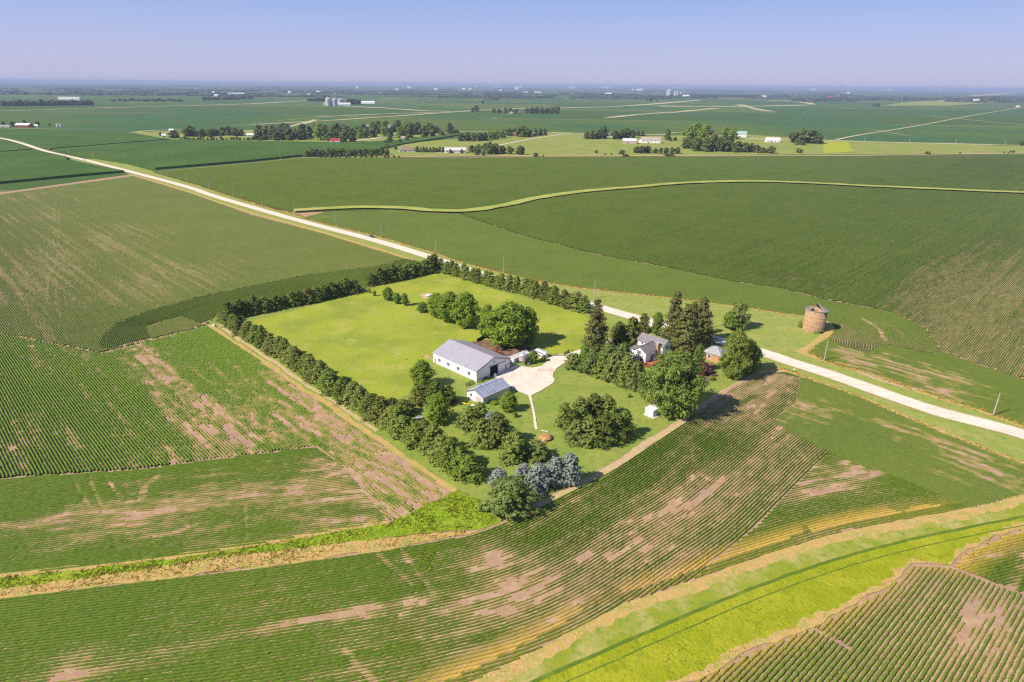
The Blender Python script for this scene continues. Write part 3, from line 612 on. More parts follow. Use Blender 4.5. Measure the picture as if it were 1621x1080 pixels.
VB = dict(base=.88, streak=.30, patch=.14, fine=.28, sl=16, floor=.22, gap=1.3, blobs=[(10, 768, 6, .5), (160, 820, 5, .6, 3, 12), (215, 815, 5, .6, 3, 12), (350, 795, 3, .7, 7, 12), (120, 855, 4, .5, 3, 40), (250, 842, 4, .6, 2.5, 12), (55, 830, 2, .7, 5, 10), (225, 770, 4, .4), (285, 790, 3, .6, 4, 12), (565, 785, 15, .8, 1.5, 12), (520, 735, 9, .65), (480, 775, 6, .5, 2, 12), (300, 752, 3, .4, 5, 12)],
    tracks=[(smooth_line(PP([(112, 752), (128, 782), (152, 815)]), 6), .4, .3), (smooth_line(PP([(140, 750), (150, 780), (168, 812)]), 6), .4, .3), (PP([(387, 790), (392, 860)]), .3, .3), (smooth_line(PP([(165, 820), (130, 850), (90, 870)]), 6), .6, .3), (smooth_line(PP([(205, 818), (222, 795), (228, 775), (250, 752)]), 6), .8, .3), (smooth_line(PP([(205, 815), (215, 835), (250, 848), (300, 835), (330, 815)]), 6), .6, .3), (smooth_line(PP([(165, 752), (185, 780), (205, 790)]), 6), .4, .3)])
rows_straight('soybean_rows', F2B, 11.5, VB, seg=.45, w=.57, h=.40, grow=.4)
F1 = [(-300, 1330), (-500, 1025)] + [(x, y + 2) for x, y in STRIP_LOW[1:-1]] + [(790, 832), (862, 800), (961, 750), (1080, 671), (1133, 633), (1167, 612), (1210, 592), (1240, 589), (1266, 600), (1258, 640), (1222, 667), (1284, 700), (1312, 714), (1235, 791), (1200, 830), (1091, 920)] + WW_TOP[5::-1]
wwl = smooth_line(PP(WW_TOP), 6)
VF1 = dict(base=.86, streak=.30, patch=.20, fine=.30, sl=18, floor=.33, gap=1.3, blobs=[(795, 905, 7, .9), (765, 885, 4, .5), (880, 935, 6, .8, 2, 30), (915, 905, 4, .6, 4, 40), (985, 870, 6, .6, 3, 45), (1090, 830, 5, .7, 3, 45), (1160, 780, 5, .6, 3, 45), (1020, 845, 5, .7), (105, 1065, 4.5, .95), (470, 985, 1.2, .9, 14, 17), (560, 968, 1.0, .9, 10, 15), (690, 960, 2, .7, 8, 12), (200, 1052, 2, .6, 5, 15), (560, 1060, 5, .4), (640, 880, 5, .3, 2.5, -40), (710, 1020, 5, .5), (800, 835, 9, .45), (1190, 625, 20, .55, 1.4, 0), (1140, 655, 10, .45), (1240, 600, 12, .5), (870, 805, 8, .3), (1060, 800, 5, .5, 3, 45), (1200, 740, 5, .5, 4, 46), (1120, 690, 14, -.1)],
    tracks=[(PP([(598, 878), (650, 925)]), .5, .45), (PP([(635, 872), (700, 960)]), .6, .25), (PP([(545, 1030), (590, 1080)]), .6, .4), (PP([(640, 975), (800, 935), (960, 885), (1080, 835)]), 1.2, .3)])
def dry1(X, Y):
    d = dist_line(X, Y, wwl); k = np.floor(d / .8)
    return np.clip(1.45 - d / 5.0, 0, 1) * np.where(_h(k, k * 0, 61) > .35, 1.0, .15) * (.3 + .7 * (vn(X / 9, Y / 9, 41) > .25)) * np.clip((X + 35) / 25, 0, 1)
rows_curve('soybean_rows', PP([(-500, 1022), (0, 948), (207, 923), (400, 901), (597, 874), (735, 848), (800, 824), (860, 792), (961, 742), (1080, 664), (1207, 587), (1290, 540)]), -np.arange(.6, 125, .8), F1, VF1, seg=.42, w=.57, h=.42, smooth=7, dryf=dry1)
F1C = [(1312, 715), (1284, 701), (1341, 728), (1425, 756), (1534, 803), (1341, 839), (1200, 881), (1091, 921), (1200, 831), (1235, 792)]
rows_curve('soybean_rows', PP([(978, 955), (1091, 917), (1200, 879), (1341, 837), (1534, 802), (1621, 781)]), np.arange(-1, 75, .8), F1C, dict(base=.86, streak=.3, patch=.15, fine=.25, sl=14, blobs=[(1290, 765, 6, .6, 2, 20), (1360, 735, 5, .7, 2, 20), (1380, 750, 2, .6, 6, 20), (1275, 780, 3, .6, 4, 20)]), seg=.45, w=.56, h=.40, dryf=dry1)
F1H = [(1222, 667), (1258, 641), (1268, 601), (1275, 600), (1357.5, 630), (1435, 663), (1505, 692), (1621, 737), (2000, 890), (2000, 735), (1621, 782), (1534, 803), (1425, 756), (1341, 728), (1284, 700)]
rows_straight('soybean_rows', F1H, -45.5, dict(base=.84, streak=.34, patch=.25, fine=.35, sl=14, blobs=[(1260, 640, 8, .35), (1320, 650, 12, .4, 2, -45), (1480, 690, 8, .5, 3, -45), (1500, 735, 8, .5), (1560, 750, 8, .35), (1290, 660, 5, .4), (1610, 770, 8, .4)]), seg=.5, w=.66, h=.36, mat='soy_crop_lush', grow=.5)
F5A = [(1300, 1330), (1080, 1330), (1010, 1180), (1110, 1074), (1200, 1031), (1284, 996), (1400, 938), (1445, 898), (1470, 898), (1502, 900), (1605, 938), (1640, 945), (1900, 1030), (1900, 1330)]
wbl = smooth_line(PP(WW_BOT), 6)
rows_straight('soybean_rows', F5A, 41.5, dict(base=.80, streak=.3, patch=.18, fine=.28, sl=30, blobs=[(1590, 985, 7, .5, 3, 41), (1560, 970, 4, .4, 3, 41), (1240, 1040, 16, -.25)], tracks=[(PP([(1284, 996), (1340, 1026)]), .4, .8), (PP([(1590, 940), (1560, 1080)]), .7, .3)]), seg=.4, w=.60, h=.5, sp=.9, mat='soy_crop_sunlit', dryf=lambda X, Y: np.clip(1.0 - dist_line(X, Y, wbl) / 4.5, 0, 1) * .6)
rows_straight('soybean_rows', [(1506, 897), (1536, 874), (1582, 854), (1621, 840), (1900, 804), (1900, 1028), (1640, 943), (1605, 936)], 16.0, dict(base=.82, streak=.3, patch=.2, fine=.3, blobs=[(1600, 880, 4, .5, 4, 16)], tracks=[(PP([(1621, 880), (1600, 930)]), 1, .5)]), seg=.45, w=.66, h=.55, dryf=lambda X, Y: np.clip(1.1 - dist_line(X, Y, wbl) / 6, 0, 1) * .8)
# across the road
BOUND4 = [(700, 330), (820, 372), (950, 405), (1060, 425), (1165, 448), (1230, 456), (1299, 474), (1416, 496), (1463, 522), (1489, 557), (1550, 580), (1621, 602), (2200, 740)]
MAIN = [(242, 273), (400, 258.5), (481, 250), (770, 249.5), (1621, 245.5), (2100, 244), (2400, 600), (2200, 740)] + BOUND4[::-1][1:] + [(600, 333), (500, 336), (466, 338), (434, 331), (340, 303), (296, 289)]
SWALE = smooth_line(PP([(466, 335), (520, 332), (580, 330), (640, 331), (690, 335.5), (740, 335), (790, 328), (850, 315), (920, 305), (1000, 298), (1080, 291.5), (1170, 288.5), (1250, 290), (1400, 297), (1621, 306.5), (2000, 322)]), 10)
sheet('grass_waterway', band(SWALE, 6.5, 5.5), 'swale_grass', amp=1.2, step=8, world_pts=True, lift=.02)
SWP = band(SWALE, 6.3, 4.8)
VM = dict(base=.95, streak=.34, patch=.10, fine=.15, big=.10, sl=110, floor=.46, gap=.6, blobs=[(1610, 480, 34, .42, 6.0, 46), (1540, 480, 12, .4, 9.0, 46), (1590, 545, 26, .35, 4.0, 46), (1470, 440, 7, .45, 11.0, 46), (1500, 470, 4, .5, 14.0, 46), (1570, 500, 4, .4, 16.0, 46), (1265, 440, 10, .7), (1225, 436, 8, .6), (1590, 265, 55, .5, 2.5, 46), (1480, 430, 22, .35, 4, 46), (1500, 480, 20, .2, 4, 46), (1100, 412, 7, .4), (1565, 560, 25, .35), (405, 297, 22, .5, 2, -30), (1300, 455, 6, .5, 4, 46)],
    tracks=[(PP([(1148, 404), (1207, 383)]), .7, .5), (PP([(1165, 404), (1204, 390)]), .7, .5), (PP([(1300, 462), (1365, 430)]), .9, .5), (PP([(1325, 468), (1378, 433)]), .9, .5), (PP([(1148, 449), (1262, 405)]), .6, .4), (PP([(1481, 540), (1519, 500)]), 1.2, .7), (PP([(1420, 398), (1600, 305)]), .8, .4)])
rows_straight('soybean_rows', MAIN, RB, VM, seg=3.0, holes=[SWP], w=.80, h=.5, mat='soy_crop_far')
HEAD4 = BOUND4 + [(2000, 812), (1621, 673), (1545, 645), (1451, 617), (1341, 580), (1308, 571), (1284, 559), (1290, 551), (1315, 534), (1325, 521), (1318, 511), (1295, 502), (1243.7, 496), (1180, 486), (1128, 479), (1055, 470), (988, 462.7), (903.7, 453), (840, 442), (763, 423), (740, 417), (685.6, 398.5), (602, 374), (513, 353), (480, 345), (520, 335), (600, 333)]
ARC = smooth_line(PP([(1250, 470), (1320, 487), (1372, 510), (1405, 540), (1412, 560), (1395, 580)]), 12)
ARCP = [(1326, 520), (1340, 500), (1380, 500), (1430, 512), (1462, 524), (1488, 556), (1470, 560), (1405, 545), (1370, 556), (1335, 548), (1314, 538)]
rows_straight('soybean_rows', HEAD4, -45.5, dict(base=.94, streak=.22, patch=.16, fine=.25, sl=30, floor=.3, blobs=[(1350, 566, 10, .6), (1400, 575, 9, .45, 2, -45), (1440, 590, 9, .5, 2, -45), (1378, 572, 2, .6, 5, 46), (1392, 575, 2, .6, 5, 46), (1500, 600, 10, .4, 2, -45), (1560, 615, 10, .35, 2, -45), (500, 345, 12, .7, 2, -40), (1400, 600, 6, .5, 3, -45), (1430, 610, 5, .5, 3, -45), (1480, 620, 4, .3, 4, -45), (1130, 458, 5, .3)]), seg=.9, w=.80, h=.30, mat='soy_crop_lush', holes=[PP(ARCP), SWP], grow=1.0)
rows_curve('soybean_rows', ARC, np.arange(-30, 32, 1.0), ARCP, dict(base=.78, streak=.25, patch=.2, fine=.2, sl=20, tracks=[(PP([(1365, 505), (1390, 520), (1402, 540)]), .8, .7)]), seg=.7, w=.66, h=.45, smooth=4, mat='soy_crop_lush', grow=.8)
# tall grass standing in the strips
tufts('tall_grass', STRIP_TOP[1:] + [(724, 776), (758, 792), (788, 827), (763, 837), (674, 843), (560, 858), (400, 879), (207, 907), (0, 933)], 4, .35, 'blade_lime')
tufts('tall_grass', [(0, 926), (200, 903), (330, 880), (470, 866), (615, 849), (736, 840), (735, 847), (597, 872), (400, 899), (207, 921), (0, 945)], 3, .32, 'blade_gold')
tufts('tall_grass', [(0, 909), (155, 893), (285, 879), (462, 851), (612, 822), (617, 830), (462, 858), (285, 887), (155, 901), (0, 918)], 2.0, .25, 'blade_straw')
tufts('tall_grass', TRK + WB2[::-1], 1.6, .22, 'blade_lime', wid=.16)
tufts('tall_grass', WW_TOP + MOW_T[::-1], 1.6, .18, 'blade_straw')
tufts('tall_grass', WB2[2:] + WW_BOT[::-1][:-2], 2.0, .25, 'blade_straw')
tufts('tall_grass', [(668, 868), (690, 867), (682, 904), (660, 905)], 5, .45, 'blade_green')
for ln, w in ((VERGE_E[4:21], 1.2), (VERGE_E[24:], 1.5), (VERGE_W[12:], 1.0)):
    tufts('tall_grass', band(PP(ln), w), 1.5, .5, 'blade_gold', wid=.2, world_pts=True)

# ================================================================== TREES
def leaf_quads(C, N, size, rg, up=.35, spread=1.0):
    """leaf faces at points C with outward directions N"""
    k = len(C)
    n = N + rg.normal(0, spread * .55, (k, 3)); n[:, 2] += up; n /= np.linalg.norm(n, axis=1)[:, None] + 1e-9
    a = rg.normal(0, 1, (k, 3)); a -= n * (a * n).sum(1)[:, None]; a /= np.linalg.norm(a, axis=1)[:, None] + 1e-9
    b = np.cross(n, a); s = (size * rg.uniform(.6, 1.4, k))[:, None]
    V = np.stack([C - a * s, C - b * s * .62 + a * s * .1, C + a * s, C + b * s * .62 - a * s * .1], 1).reshape(-1, 3)
    return V
def crown_mesh(name, mat, H, Rr, kind, nclump, nleaf, leaf, seed, clump=.9, zlo=.02):
    rg = np.random.default_rng(seed); cs = []; ns = []; rs = []
    i = 0
    while len(cs) < nclump and i < nclump * 30:
        i += 1; az = rg.uniform(0, 2 * np.pi)
        if kind == 'round':
            t = rg.uniform(0, 1); z = zlo + (1 - zlo) * t
            prof = math.sqrt(max(0, 1 - (2 * (t - .44) / (1.12 if t > .44 else .98)) ** 2)) if abs(t - .44) < .56 else 0
        elif kind == 'cedar':
            t = rg.uniform(0, 1) ** 1.15; z = zlo + (1 - zlo) * t; prof = (min(1, .80 + t * 1.4)) * (1 - t) ** .48
        elif kind == 'spruce':
            t = rg.uniform(0, 1) ** 1.5; z = zlo + (1 - zlo) * t; prof = (1 - t) ** .85 * min(1, .8 + t * 2) + .03
        elif kind == 'pine':
            t = rg.uniform(0, 1) ** 1.1; z = zlo + (1 - zlo) * t; prof = (min(1, .72 + t)) * math.sqrt(max(0, 1 - t ** 2.2))
        lob = .80 + .26 * math.sin(az * 3 + seed + t * 3) * math.sin(t * 9 + seed * 2) + .12 * math.sin(az * 7 + seed * 3 + t * 14)
        inner = rg.uniform(.55, 1.0) if rg.random() < .72 else rg.uniform(.1, .6)
        r = Rr * prof * lob * inner
        cs.append((r * math.cos(az), r * math.sin(az), H * z))
        o = np.array([math.cos(az) * .8, math.sin(az) * .8, .55 if kind == 'round' else .35])
        if kind == 'round': o = np.array([r * math.cos(az) / Rr, r * math.sin(az) / Rr, (z - .45) * 1.1 + .25])
        ns.append(o / np.linalg.norm(o)); rs.append(clump * rg.uniform(.6, 1.35) * (1.0 if kind == 'round' else (.45 + .65 * (1 - t))))
    cs = np.array(cs); ns = np.array(ns); rs = np.array(rs)
    k = len(cs); C = np.repeat(cs, nleaf, 0); N = np.repeat(ns, nleaf, 0); RR = np.repeat(rs, nleaf)
    d = rg.normal(0, 1, C.shape); d /= np.linalg.norm(d, axis=1)[:, None]; d *= (rg.random(len(C)) ** .5)[:, None]
    if kind in ('spruce', 'cedar', 'pine'):                    # sprays: long outward, thin across, drooping a little
        out = N.copy(); out[:, 2] = -.25 if kind == 'spruce' else .3
        out /= np.linalg.norm(out, axis=1)[:, None]; d = d * .62 + out * rg.uniform(-.8, 1.0, len(C))[:, None]; d[:, 2] *= .75
        if kind == 'spruce': d[:, 2] *= .6
    else: d[:, 2] *= .75
    pos = C + d * RR[:, None]; pos[:, 2] = np.maximum(pos[:, 2], H * .01 + .05)
    nn = N * .6 + d * .9; nn /= np.linalg.norm(nn, axis=1)[:, None]
    V = leaf_quads(pos, nn, leaf, rg, up=.3)
    tone = np.repeat(rg.random(k), nleaf) * .55 + rg.random(len(C)) * .45     # one spray younger, another older
    return mesh_np(name, V, np.arange(len(V)).reshape(-1, 4), mat, 4, {'leaf': ('FACE', tone)})
def trunk_mesh(name, H, r, seed, limbs=6, top=.85, spread=.35, low=.25):
    rg = random.Random(seed); m = MB()
    pts = [(rg.uniform(-.02, .02) * H * t, rg.uniform(-.02, .02) * H * t, H * t) for t in (0, .12, .3, .5, .7, top)]
    m.tube(pts, [r * 1.35, r, r * .85, r * .6, r * .38, r * .12], 7)
    for i in range(limbs):
        t = low + (top - .2 - low) * i / max(1, limbs - 1); a = i * 2.4 + rg.uniform(-.4, .4); L = H * spread * rg.uniform(.6, 1) * (1.1 - t)
        b = Vector((0, 0, H * t)); d = Vector((math.cos(a), math.sin(a), rg.uniform(.35, .9)))
        m.tube([b, b + d * L * .5, b + d * L + Vector((0, 0, .12 * L))], [r * .45 * (1.1 - t), r * .28 * (1.1 - t), r * .06], 5)
    return m.mesh(name, 'bark', True)
KIND = {}
def kind(key, name, mat, H, Rr, shape, ncl, nl, leaf, nvar, clump, zlo, tr=.18, spread=.3):
    KIND[key] = dict(name=name, H=H, R=Rr, var=[(crown_mesh('crown', mat, H, Rr, shape, ncl, nl, leaf, 100 + i * 17 + len(KIND) * 5, clump, zlo), trunk_mesh('trunk', H, tr, i, spread=spread)) for i in range(nvar)])
kind('cedar', 'cedar_tree', 'cedar_leaf', 8.0, 3.4, 'cedar', 280, 20, .25, 6, .92, .02)
kind('dark', 'cedar_tree', 'dark_cedar_leaf', 8.0, 3.6, 'cedar', 280, 20, .25, 4, .95, .02)
kind('pine', 'pine_tree', 'pine_leaf', 9.0, 5.4, 'pine', 330, 34, .27, 2, 1.25, .04, .25)
kind('spruce', 'spruce_tree', 'spruce_leaf', 18.0, 4.6, 'spruce', 420, 30, .30, 3, 1.5, .05, .35)
kind('blue', 'blue_spruce', 'blue_spruce_leaf', 9.0, 3.7, 'pine', 430, 20, .23, 3, .68, .02)
kind('maple', 'maple_tree', 'maple_leaf', 10.0, 4.8, 'round', 210, 44, .30, 4, 1.25, .10, .3)
kind('elm', 'elm_tree', 'elm_leaf', 15.0, 9.0, 'round', 620, 38, .32, 2, 1.25, .05, .5)
kind('bright', 'ash_tree', 'bright_leaf', 8.0, 3.2, 'round', 130, 36, .28, 2, 1.0, .12, .2)
kind('shrub', 'shrub', 'maple_leaf', 2.0, 1.6, 'round', 50, 24, .18, 2, .55, .02, .06)
kind('purple', 'purple_shrub', 'purple_leaf', 3.0, 2.2, 'round', 50, 26, .22, 1, .7, .02, .06)
TREE_N = [0]
def tree(k, px, bot, top, wid, label, cat='tree', group=None, name=None, loc=None, h=None, rad=None):
    K = KIND[k]
    if loc is None:
        s, dep = pxm(P(px, bot)); r = wid / 2.0
        by = bot - .55 * r * math.sin(dep); loc = P(px, by); s, dep = pxm(loc)
        h = max(.6, (by - top - r * .25 * math.sin(dep)) / (s * math.cos(dep))); rad = r / s
    crown, trunk = K['var'][TREE_N[0] % len(K['var'])]; TREE_N[0] += 1
    if k == 'blue': rad *= 1.12; h *= .94
    if k in ('cedar', 'dark', 'pine') and px: rad *= 1.12; h *= .93
    e = empty(name or K['name'], loc, rng.uniform(0, 6.28), label, cat, group)
    sx = rad / (K['R'] * .98); e.scale = (sx * rng.uniform(.94, 1.06), sx * rng.uniform(.94, 1.06), h / (K['H'] * 1.02))
    link('trunk', trunk, e); link('crown', crown, e); return e
def hedge(line, gap, h, rad, kinds, label, group, jit=.5):
    p = PP(line); d = [math.hypot(b[0] - a[0], b[1] - a[1]) for a, b in zip(p, p[1:])]; L = sum(d); n = int(L / gap)
    for i in range(n + 1):
        t = L * i / n; j = 0
        while j < len(d) - 1 and t > d[j]: t -= d[j]; j += 1
        x = p[j][0] + (p[j + 1][0] - p[j][0]) * t / d[j]; y = p[j][1] + (p[j + 1][1] - p[j][1]) * t / d[j]
        f = i / n; s = rng.uniform(.82, 1.18)
        tree(kinds[int(rng.integers(len(kinds)))], 0, 0, 0, 0, label.format(ordinal(i)), 'tree', group, loc=(x + rng.normal(0, jit), y + rng.normal(0, jit)), h=(h[0] + (h[1] - h[0]) * f) * s, rad=(rad[0] + (rad[1] - rad[0]) * f) * rng.uniform(.9, 1.12))
hedge([(354, 508), (744, 757)], 4.2, (6.8, 8.4), (3.7, 4.6), ['cedar', 'cedar', 'cedar', 'dark'], 'green cedar {} from the white barrel in the windbreak beside the straw strip', 'cedars of the windbreak beside the straw strip')
hedge([(362, 505), (562, 463)], 4.2, (7.4, 7.8), (3.8, 4.1), ['dark', 'cedar', 'dark'], 'dark cedar {} from the white barrel in the windbreak backing the paddock', 'cedars of the windbreak backing the paddock')
hedge([(591, 452), (690, 429)], 4.2, (8.3, 9.0), (4.1, 4.4), ['dark', 'dark', 'cedar'], 'dark cedar {} past the gap in the windbreak up to the road corner', 'cedars between the gap and the road corner')
hedge([(700, 430), (768, 450), (860, 474), (925, 494)], 4.3, (7.2, 8.4), (3.6, 4.3), ['cedar', 'cedar', 'dark'], 'cedar {} from the far road corner in the windbreak along the road', 'cedars of the windbreak along the road')
PL = [('maple', 615, 477, 455, 19, 'round dark green maple, largest of the three young trees in the paddock'),
    ('bright', 629, 482, 464, 15, 'small light green tree between two others near the ash circle'),
    ('bright', 641, 485, 465, 13, 'slim green tree closest to the big maples of the young paddock three'),
    ('shrub', 593, 469, 460, 7, 'tiny sapling standing near the gap in the windbreak'), ('shrub', 585, 464, 457, 5, 'tiniest sapling right beside the gap in the windbreak'),
    ('elm', 669, 496, 478, 20, 'pale yellow-green small tree at the edge of the paddock maples'),
    ('maple', 692, 505, 465, 36, 'big green maple in the paddock, next to the pale small tree'), ('maple', 712, 513, 463, 40, 'big green maple in the middle of the paddock maple clump'),
    ('maple', 738, 522, 464, 44, 'big green maple of the paddock clump, nearest the barn roof'),
    ('maple', 772, 538, 485, 34, 'tall maple crown beside the large shade maple behind the barn'), ('maple', 806, 556, 481, 82, 'very large round maple shading the horses behind the barn'),
    ('maple', 836, 546, 488, 36, 'maple joined to the large shade maple above the horse trailer'),
    ('maple', 669, 617, 571, 42, 'bright green maple at the paddock edge by the long barn wall'),
    ('dark', 665, 640, 606, 36, 'dark brownish cedar under the bright maple at the paddock edge'), ('dark', 690, 644, 598, 40, 'dark brownish cedar, tallest of the dark clump beside the metal roofed shed'),
    ('dark', 709, 643, 606, 34, 'dark brownish cedar of the clump, closest to the metal roofed shed'),
    ('maple', 694, 675, 623, 44, 'round light green maple standing alone before the dark cedar clump'),
    ('dark', 640, 660, 630, 40, 'dark cedar thickening the windbreak by the grey cart'), ('dark', 620, 650, 628, 30, 'dark cedar thickening the windbreak above the white crate'),
    ('cedar', 744, 684, 641, 46, 'green cedar in the clump before the metal roofed shed, nearest its open end'), ('cedar', 765, 708, 659, 48, 'green cedar at the lower edge of the clump before the metal roofed shed'),
    ('blue', 776, 688, 650, 28, 'pale grey-green spruce in the middle of the clump before the shed'), ('cedar', 760, 668, 634, 34, 'cedar right against the open end of the metal roofed shed'),
    ('dark', 789, 710, 650, 48, 'olive cedar, tallest of the clump before the metal roofed shed'),
    ('maple', 804, 654, 621, 31, 'small round tree against the grey side wall of the metal roofed shed'),
    ('cedar', 815, 735, 678, 52, 'tall green cedar on the mulched bed above the blue spruces'), ('pine', 850, 732, 696, 42, 'lower green cedar on the mulched bed beside the mulch pile'),
    ('blue', 790, 775, 739, 36, 'pale blue spruce peeping out behind the big dark pine'), ('blue', 829, 772, 731, 36, 'silvery blue spruce just behind the big dark pine'),
    ('blue', 853, 780, 731, 40, 'silvery blue spruce in the middle of the blue spruce row'), ('blue', 878, 772, 720, 34, 'grey-green spruce, darkest of the blue spruce row'), ('blue', 901, 771, 714, 38, 'blue spruce at the end of the row, by the field edge'),
    ('pine', 808, 820, 752, 84, 'big dark green pine at the yard corner, before the blue spruces'),
    ('cedar', 893, 680, 634, 32, 'cedar on the lawn island clump, nearest the gravel footpath'), ('cedar', 917, 668, 625, 36, 'cedar at the back of the lawn island clump, behind its pale cedar'),
    ('dark', 940, 662, 620, 38, 'dark cedar at the top of the lawn island clump'), ('cedar', 960, 662, 621, 36, 'cedar on the drive side of the lawn island clump'), ('pine', 914, 706, 662, 42, 'pale green pine at the front of the lawn island clump'),
    ('cedar', 932, 706, 655, 44, 'green cedar at the front of the lawn island clump'), ('dark', 955, 708, 652, 44, 'dark cedar, broadest at the front of the lawn island clump'), ('dark', 976, 702, 651, 40, 'dark cedar beside the shadow of the lawn island clump'), ('cedar', 988, 694, 646, 34, 'cedar at the lawn island clump, nearest the white shed'),
    ('pine', 908, 586, 557, 34, 'low dark pine at the drive end of the row before the farmhouse'), ('bright', 924, 588, 548, 20, 'thin yellow-green tree in the pine row before the farmhouse'),
    ('pine', 935, 594, 553, 36, 'grey-green pine beside the thin yellow-green tree'), ('cedar', 953, 600, 551, 36, 'olive cedar in the middle of the row before the farmhouse'), ('pine', 971, 607, 555, 38, 'grey-green pine in the row directly before the deck'),
    ('cedar', 989, 614, 560, 36, 'olive cedar in the row, beside the red deck'), ('pine', 1006, 620, 568, 36, 'grey-green pine at the lawn end of the row before the farmhouse'),
    ('pine', 962, 577, 541, 34, 'pine behind the row, at the foot of the tall lone spruce'), ('pine', 985, 583, 540, 34, 'grey-green pine touching the farmhouse gable'), ('cedar', 935, 577, 550, 30, 'cedar behind the row beside the tall lone spruce'),
    ('spruce', 942, 560, 473, 46, 'tall brown-green spruce standing alone by the drive entrance'),
    ('dark', 980, 546, 506, 32, 'dark pine behind the farmhouse, beside the drive entrance'), ('dark', 1000, 548, 498, 36, 'dark broad pine touching the farmhouse roof'), ('dark', 1018, 528, 493, 24, 'dark pine with a ragged top near the road behind the farmhouse'),
    ('bright', 1040, 533, 495, 21, 'bright green young tree between the farmhouse and tall spruces'),
    ('spruce', 1064, 552, 461, 44, 'tallest spruce behind the farmhouse with a narrow tip'), ('spruce', 1082, 564, 480, 52, 'broad drooping spruce nearest the farmhouse chimney'), ('spruce', 1108, 545, 470, 44, 'tall spruce of the group beside the light pole'), ('spruce', 1094, 536, 476, 36, 'slender spruce in the middle of the tall spruce group'),
    ('pine', 1168, 523, 474, 36, 'pale topped pine on the grass between road and silo'), ('bright', 1156, 524, 494, 28, 'broadleaf tree growing against the pale topped pine'),
    ('elm', 1160, 604, 524, 54, 'large olive green tree hiding the brick garage'), ('elm', 1182, 592, 538, 42, 'olive green tree leaning over the road edge'), ('elm', 1104, 590, 546, 22, 'narrow leaning tree between the brick garage and great elm'),
    ('elm', 1064, 668, 557, 102, 'great spreading elm beside the white shed, largest tree of the yard')]
for k, px, bo, to, w, lb in PL: tree(k, px, bo, to, w, lb)
for k, px, bo, to, w, lb, g in [('shrub', 816, 662, 652, 10, 'small round yellow-green bush on the lawn by the footpath', None), ('purple', 1113, 597, 574, 24, 'purple leaved bush between the two olive trees', None),
    ('shrub', 843, 576, 556, 20, 'leafy bush on the grass island beside the pink feed bin', None), ('shrub', 860, 573, 562, 11, 'low bush on gravel beside the horse trailer', None), ('shrub', 833, 577, 570, 7, 'low bush at the legs of the feed bin', None),
    ('shrub', 768, 601, 596, 12, 'low bush along the barn gable by the rail', None), ('shrub', 762, 605, 601, 7, 'yellowish bush at the barn corner', None), ('shrub', 996, 630, 623, 6, 'tiny sapling on the lawn near the white shed', None),
    ('shrub', 782, 641, 634, 18, 'green bush under the grey shed wall', None), ('shrub', 1266, 519, 508, 8, 'small bush growing against the brick silo', None), ('shrub', 1036, 657, 652, 9, 'light green bush beside the concrete pad of the white shed', None),
    ('shrub', 1293, 528, 521, 20, 'weedy bush in front of the silo wall', None), ('shrub', 1127, 603, 595, 12, 'green bush under the leaning tree', None)]:
    tree(k, px, bo, to, w, lb, 'bush', g)

# ================================================================== FARM BUILDINGS
def gable_house(name, loc, ang, L, W, eave, rise, wall, roof, label, cat, trim='white_metal', over=.35, thick=.16, hip=False, group=None):
    """ridge along local x; empty at the middle of the plan"""
    e = empty(name, loc, R(ang), label, cat, group); hx, hy = L / 2, W / 2
    m = MB()
    if hip: m.box(-hx, hx, -hy, hy, 0, eave)
    else: m.prism([(-hy, 0), (hy, 0), (hy, eave), (0, eave + rise), (-hy, eave)], 'x', -hx, hx)
    w = m.build('wall', wall, e)
    m = MB(); k = rise / hy; ox = hx + over; oy = hy + over; z0 = eave - over * k + .03; zt = eave + rise + .03
    if hip:
        r = max(0.05, hx - hy)
        vs = [(-ox, -oy, z0), (ox, -oy, z0), (ox, oy, z0), (-ox, oy, z0), (-r, 0, zt), (r, 0, zt)]
        vs += [(x, y, z - thick) for x, y, z in vs[:4]]
        m.add(vs, [(0, 1, 5, 4), (1, 2, 5), (2, 3, 4, 5), (3, 0, 4), (6, 7, 1, 0), (7, 8, 2, 1), (8, 9, 3, 2), (9, 6, 0, 3), (9, 8, 7, 6)])
    else:
        m.prism([(-oy, z0), (0, zt), (oy, z0), (oy, z0 + thick), (0, zt + thick), (-oy, z0 + thick)], 'x', -ox, ox)
    rf = m.build('roof', roof, e)
    if not hip:
        m = MB(); m.box(-ox, ox, -.18, .18, zt + thick - .05, zt + thick + .04); m.build('ridge_cap', roof, rf)
    e['dims'] = (hx, hy)
    return e, w, rf
def on_wall(e, side, s, z, w, h, mat, name, frame=None, depth=.06, parent=None, pane=None):
    """a panel on a wall: side '-y','+y','-x','+x'; s along the wall from its middle"""
    hx, hy = e['dims']; out = []
    def bx(a0, a1, z0, z1, d0, d1):
        m = MB()
        if side == '-y': m.box(a0, a1, -hy - d1, -hy - d0, z0, z1)
        elif side == '+y': m.box(a0, a1, hy + d0, hy + d1, z0, z1)
        elif side == '+x': m.box(hx + d0, hx + d1, a0, a1, z0, z1)
        else: m.box(-hx - d1, -hx - d0, a0, a1, z0, z1)
        return m
    if frame:
        f = .14; m = bx(s - w / 2 - f, s + w / 2 + f, z - f, z + h + f, 0.003, depth); o = m.build(name, frame, parent or e)
        p = bx(s - w / 2, s + w / 2, z, z + h, depth, depth + .012).build(pane or 'pane', mat, o)
        mm = bx(s - .035, s + .035, z, z + h, depth + .012, depth + .03); mm.build('mullion', frame, o)
        return o
    return bx(s - w / 2, s + w / 2, z, z + h, 0.003, depth).build(name, mat, parent or e)
def mid(*p):
    w = PP(p); return (sum(a[0] for a in w) / len(w), sum(a[1] for a in w) / len(w))
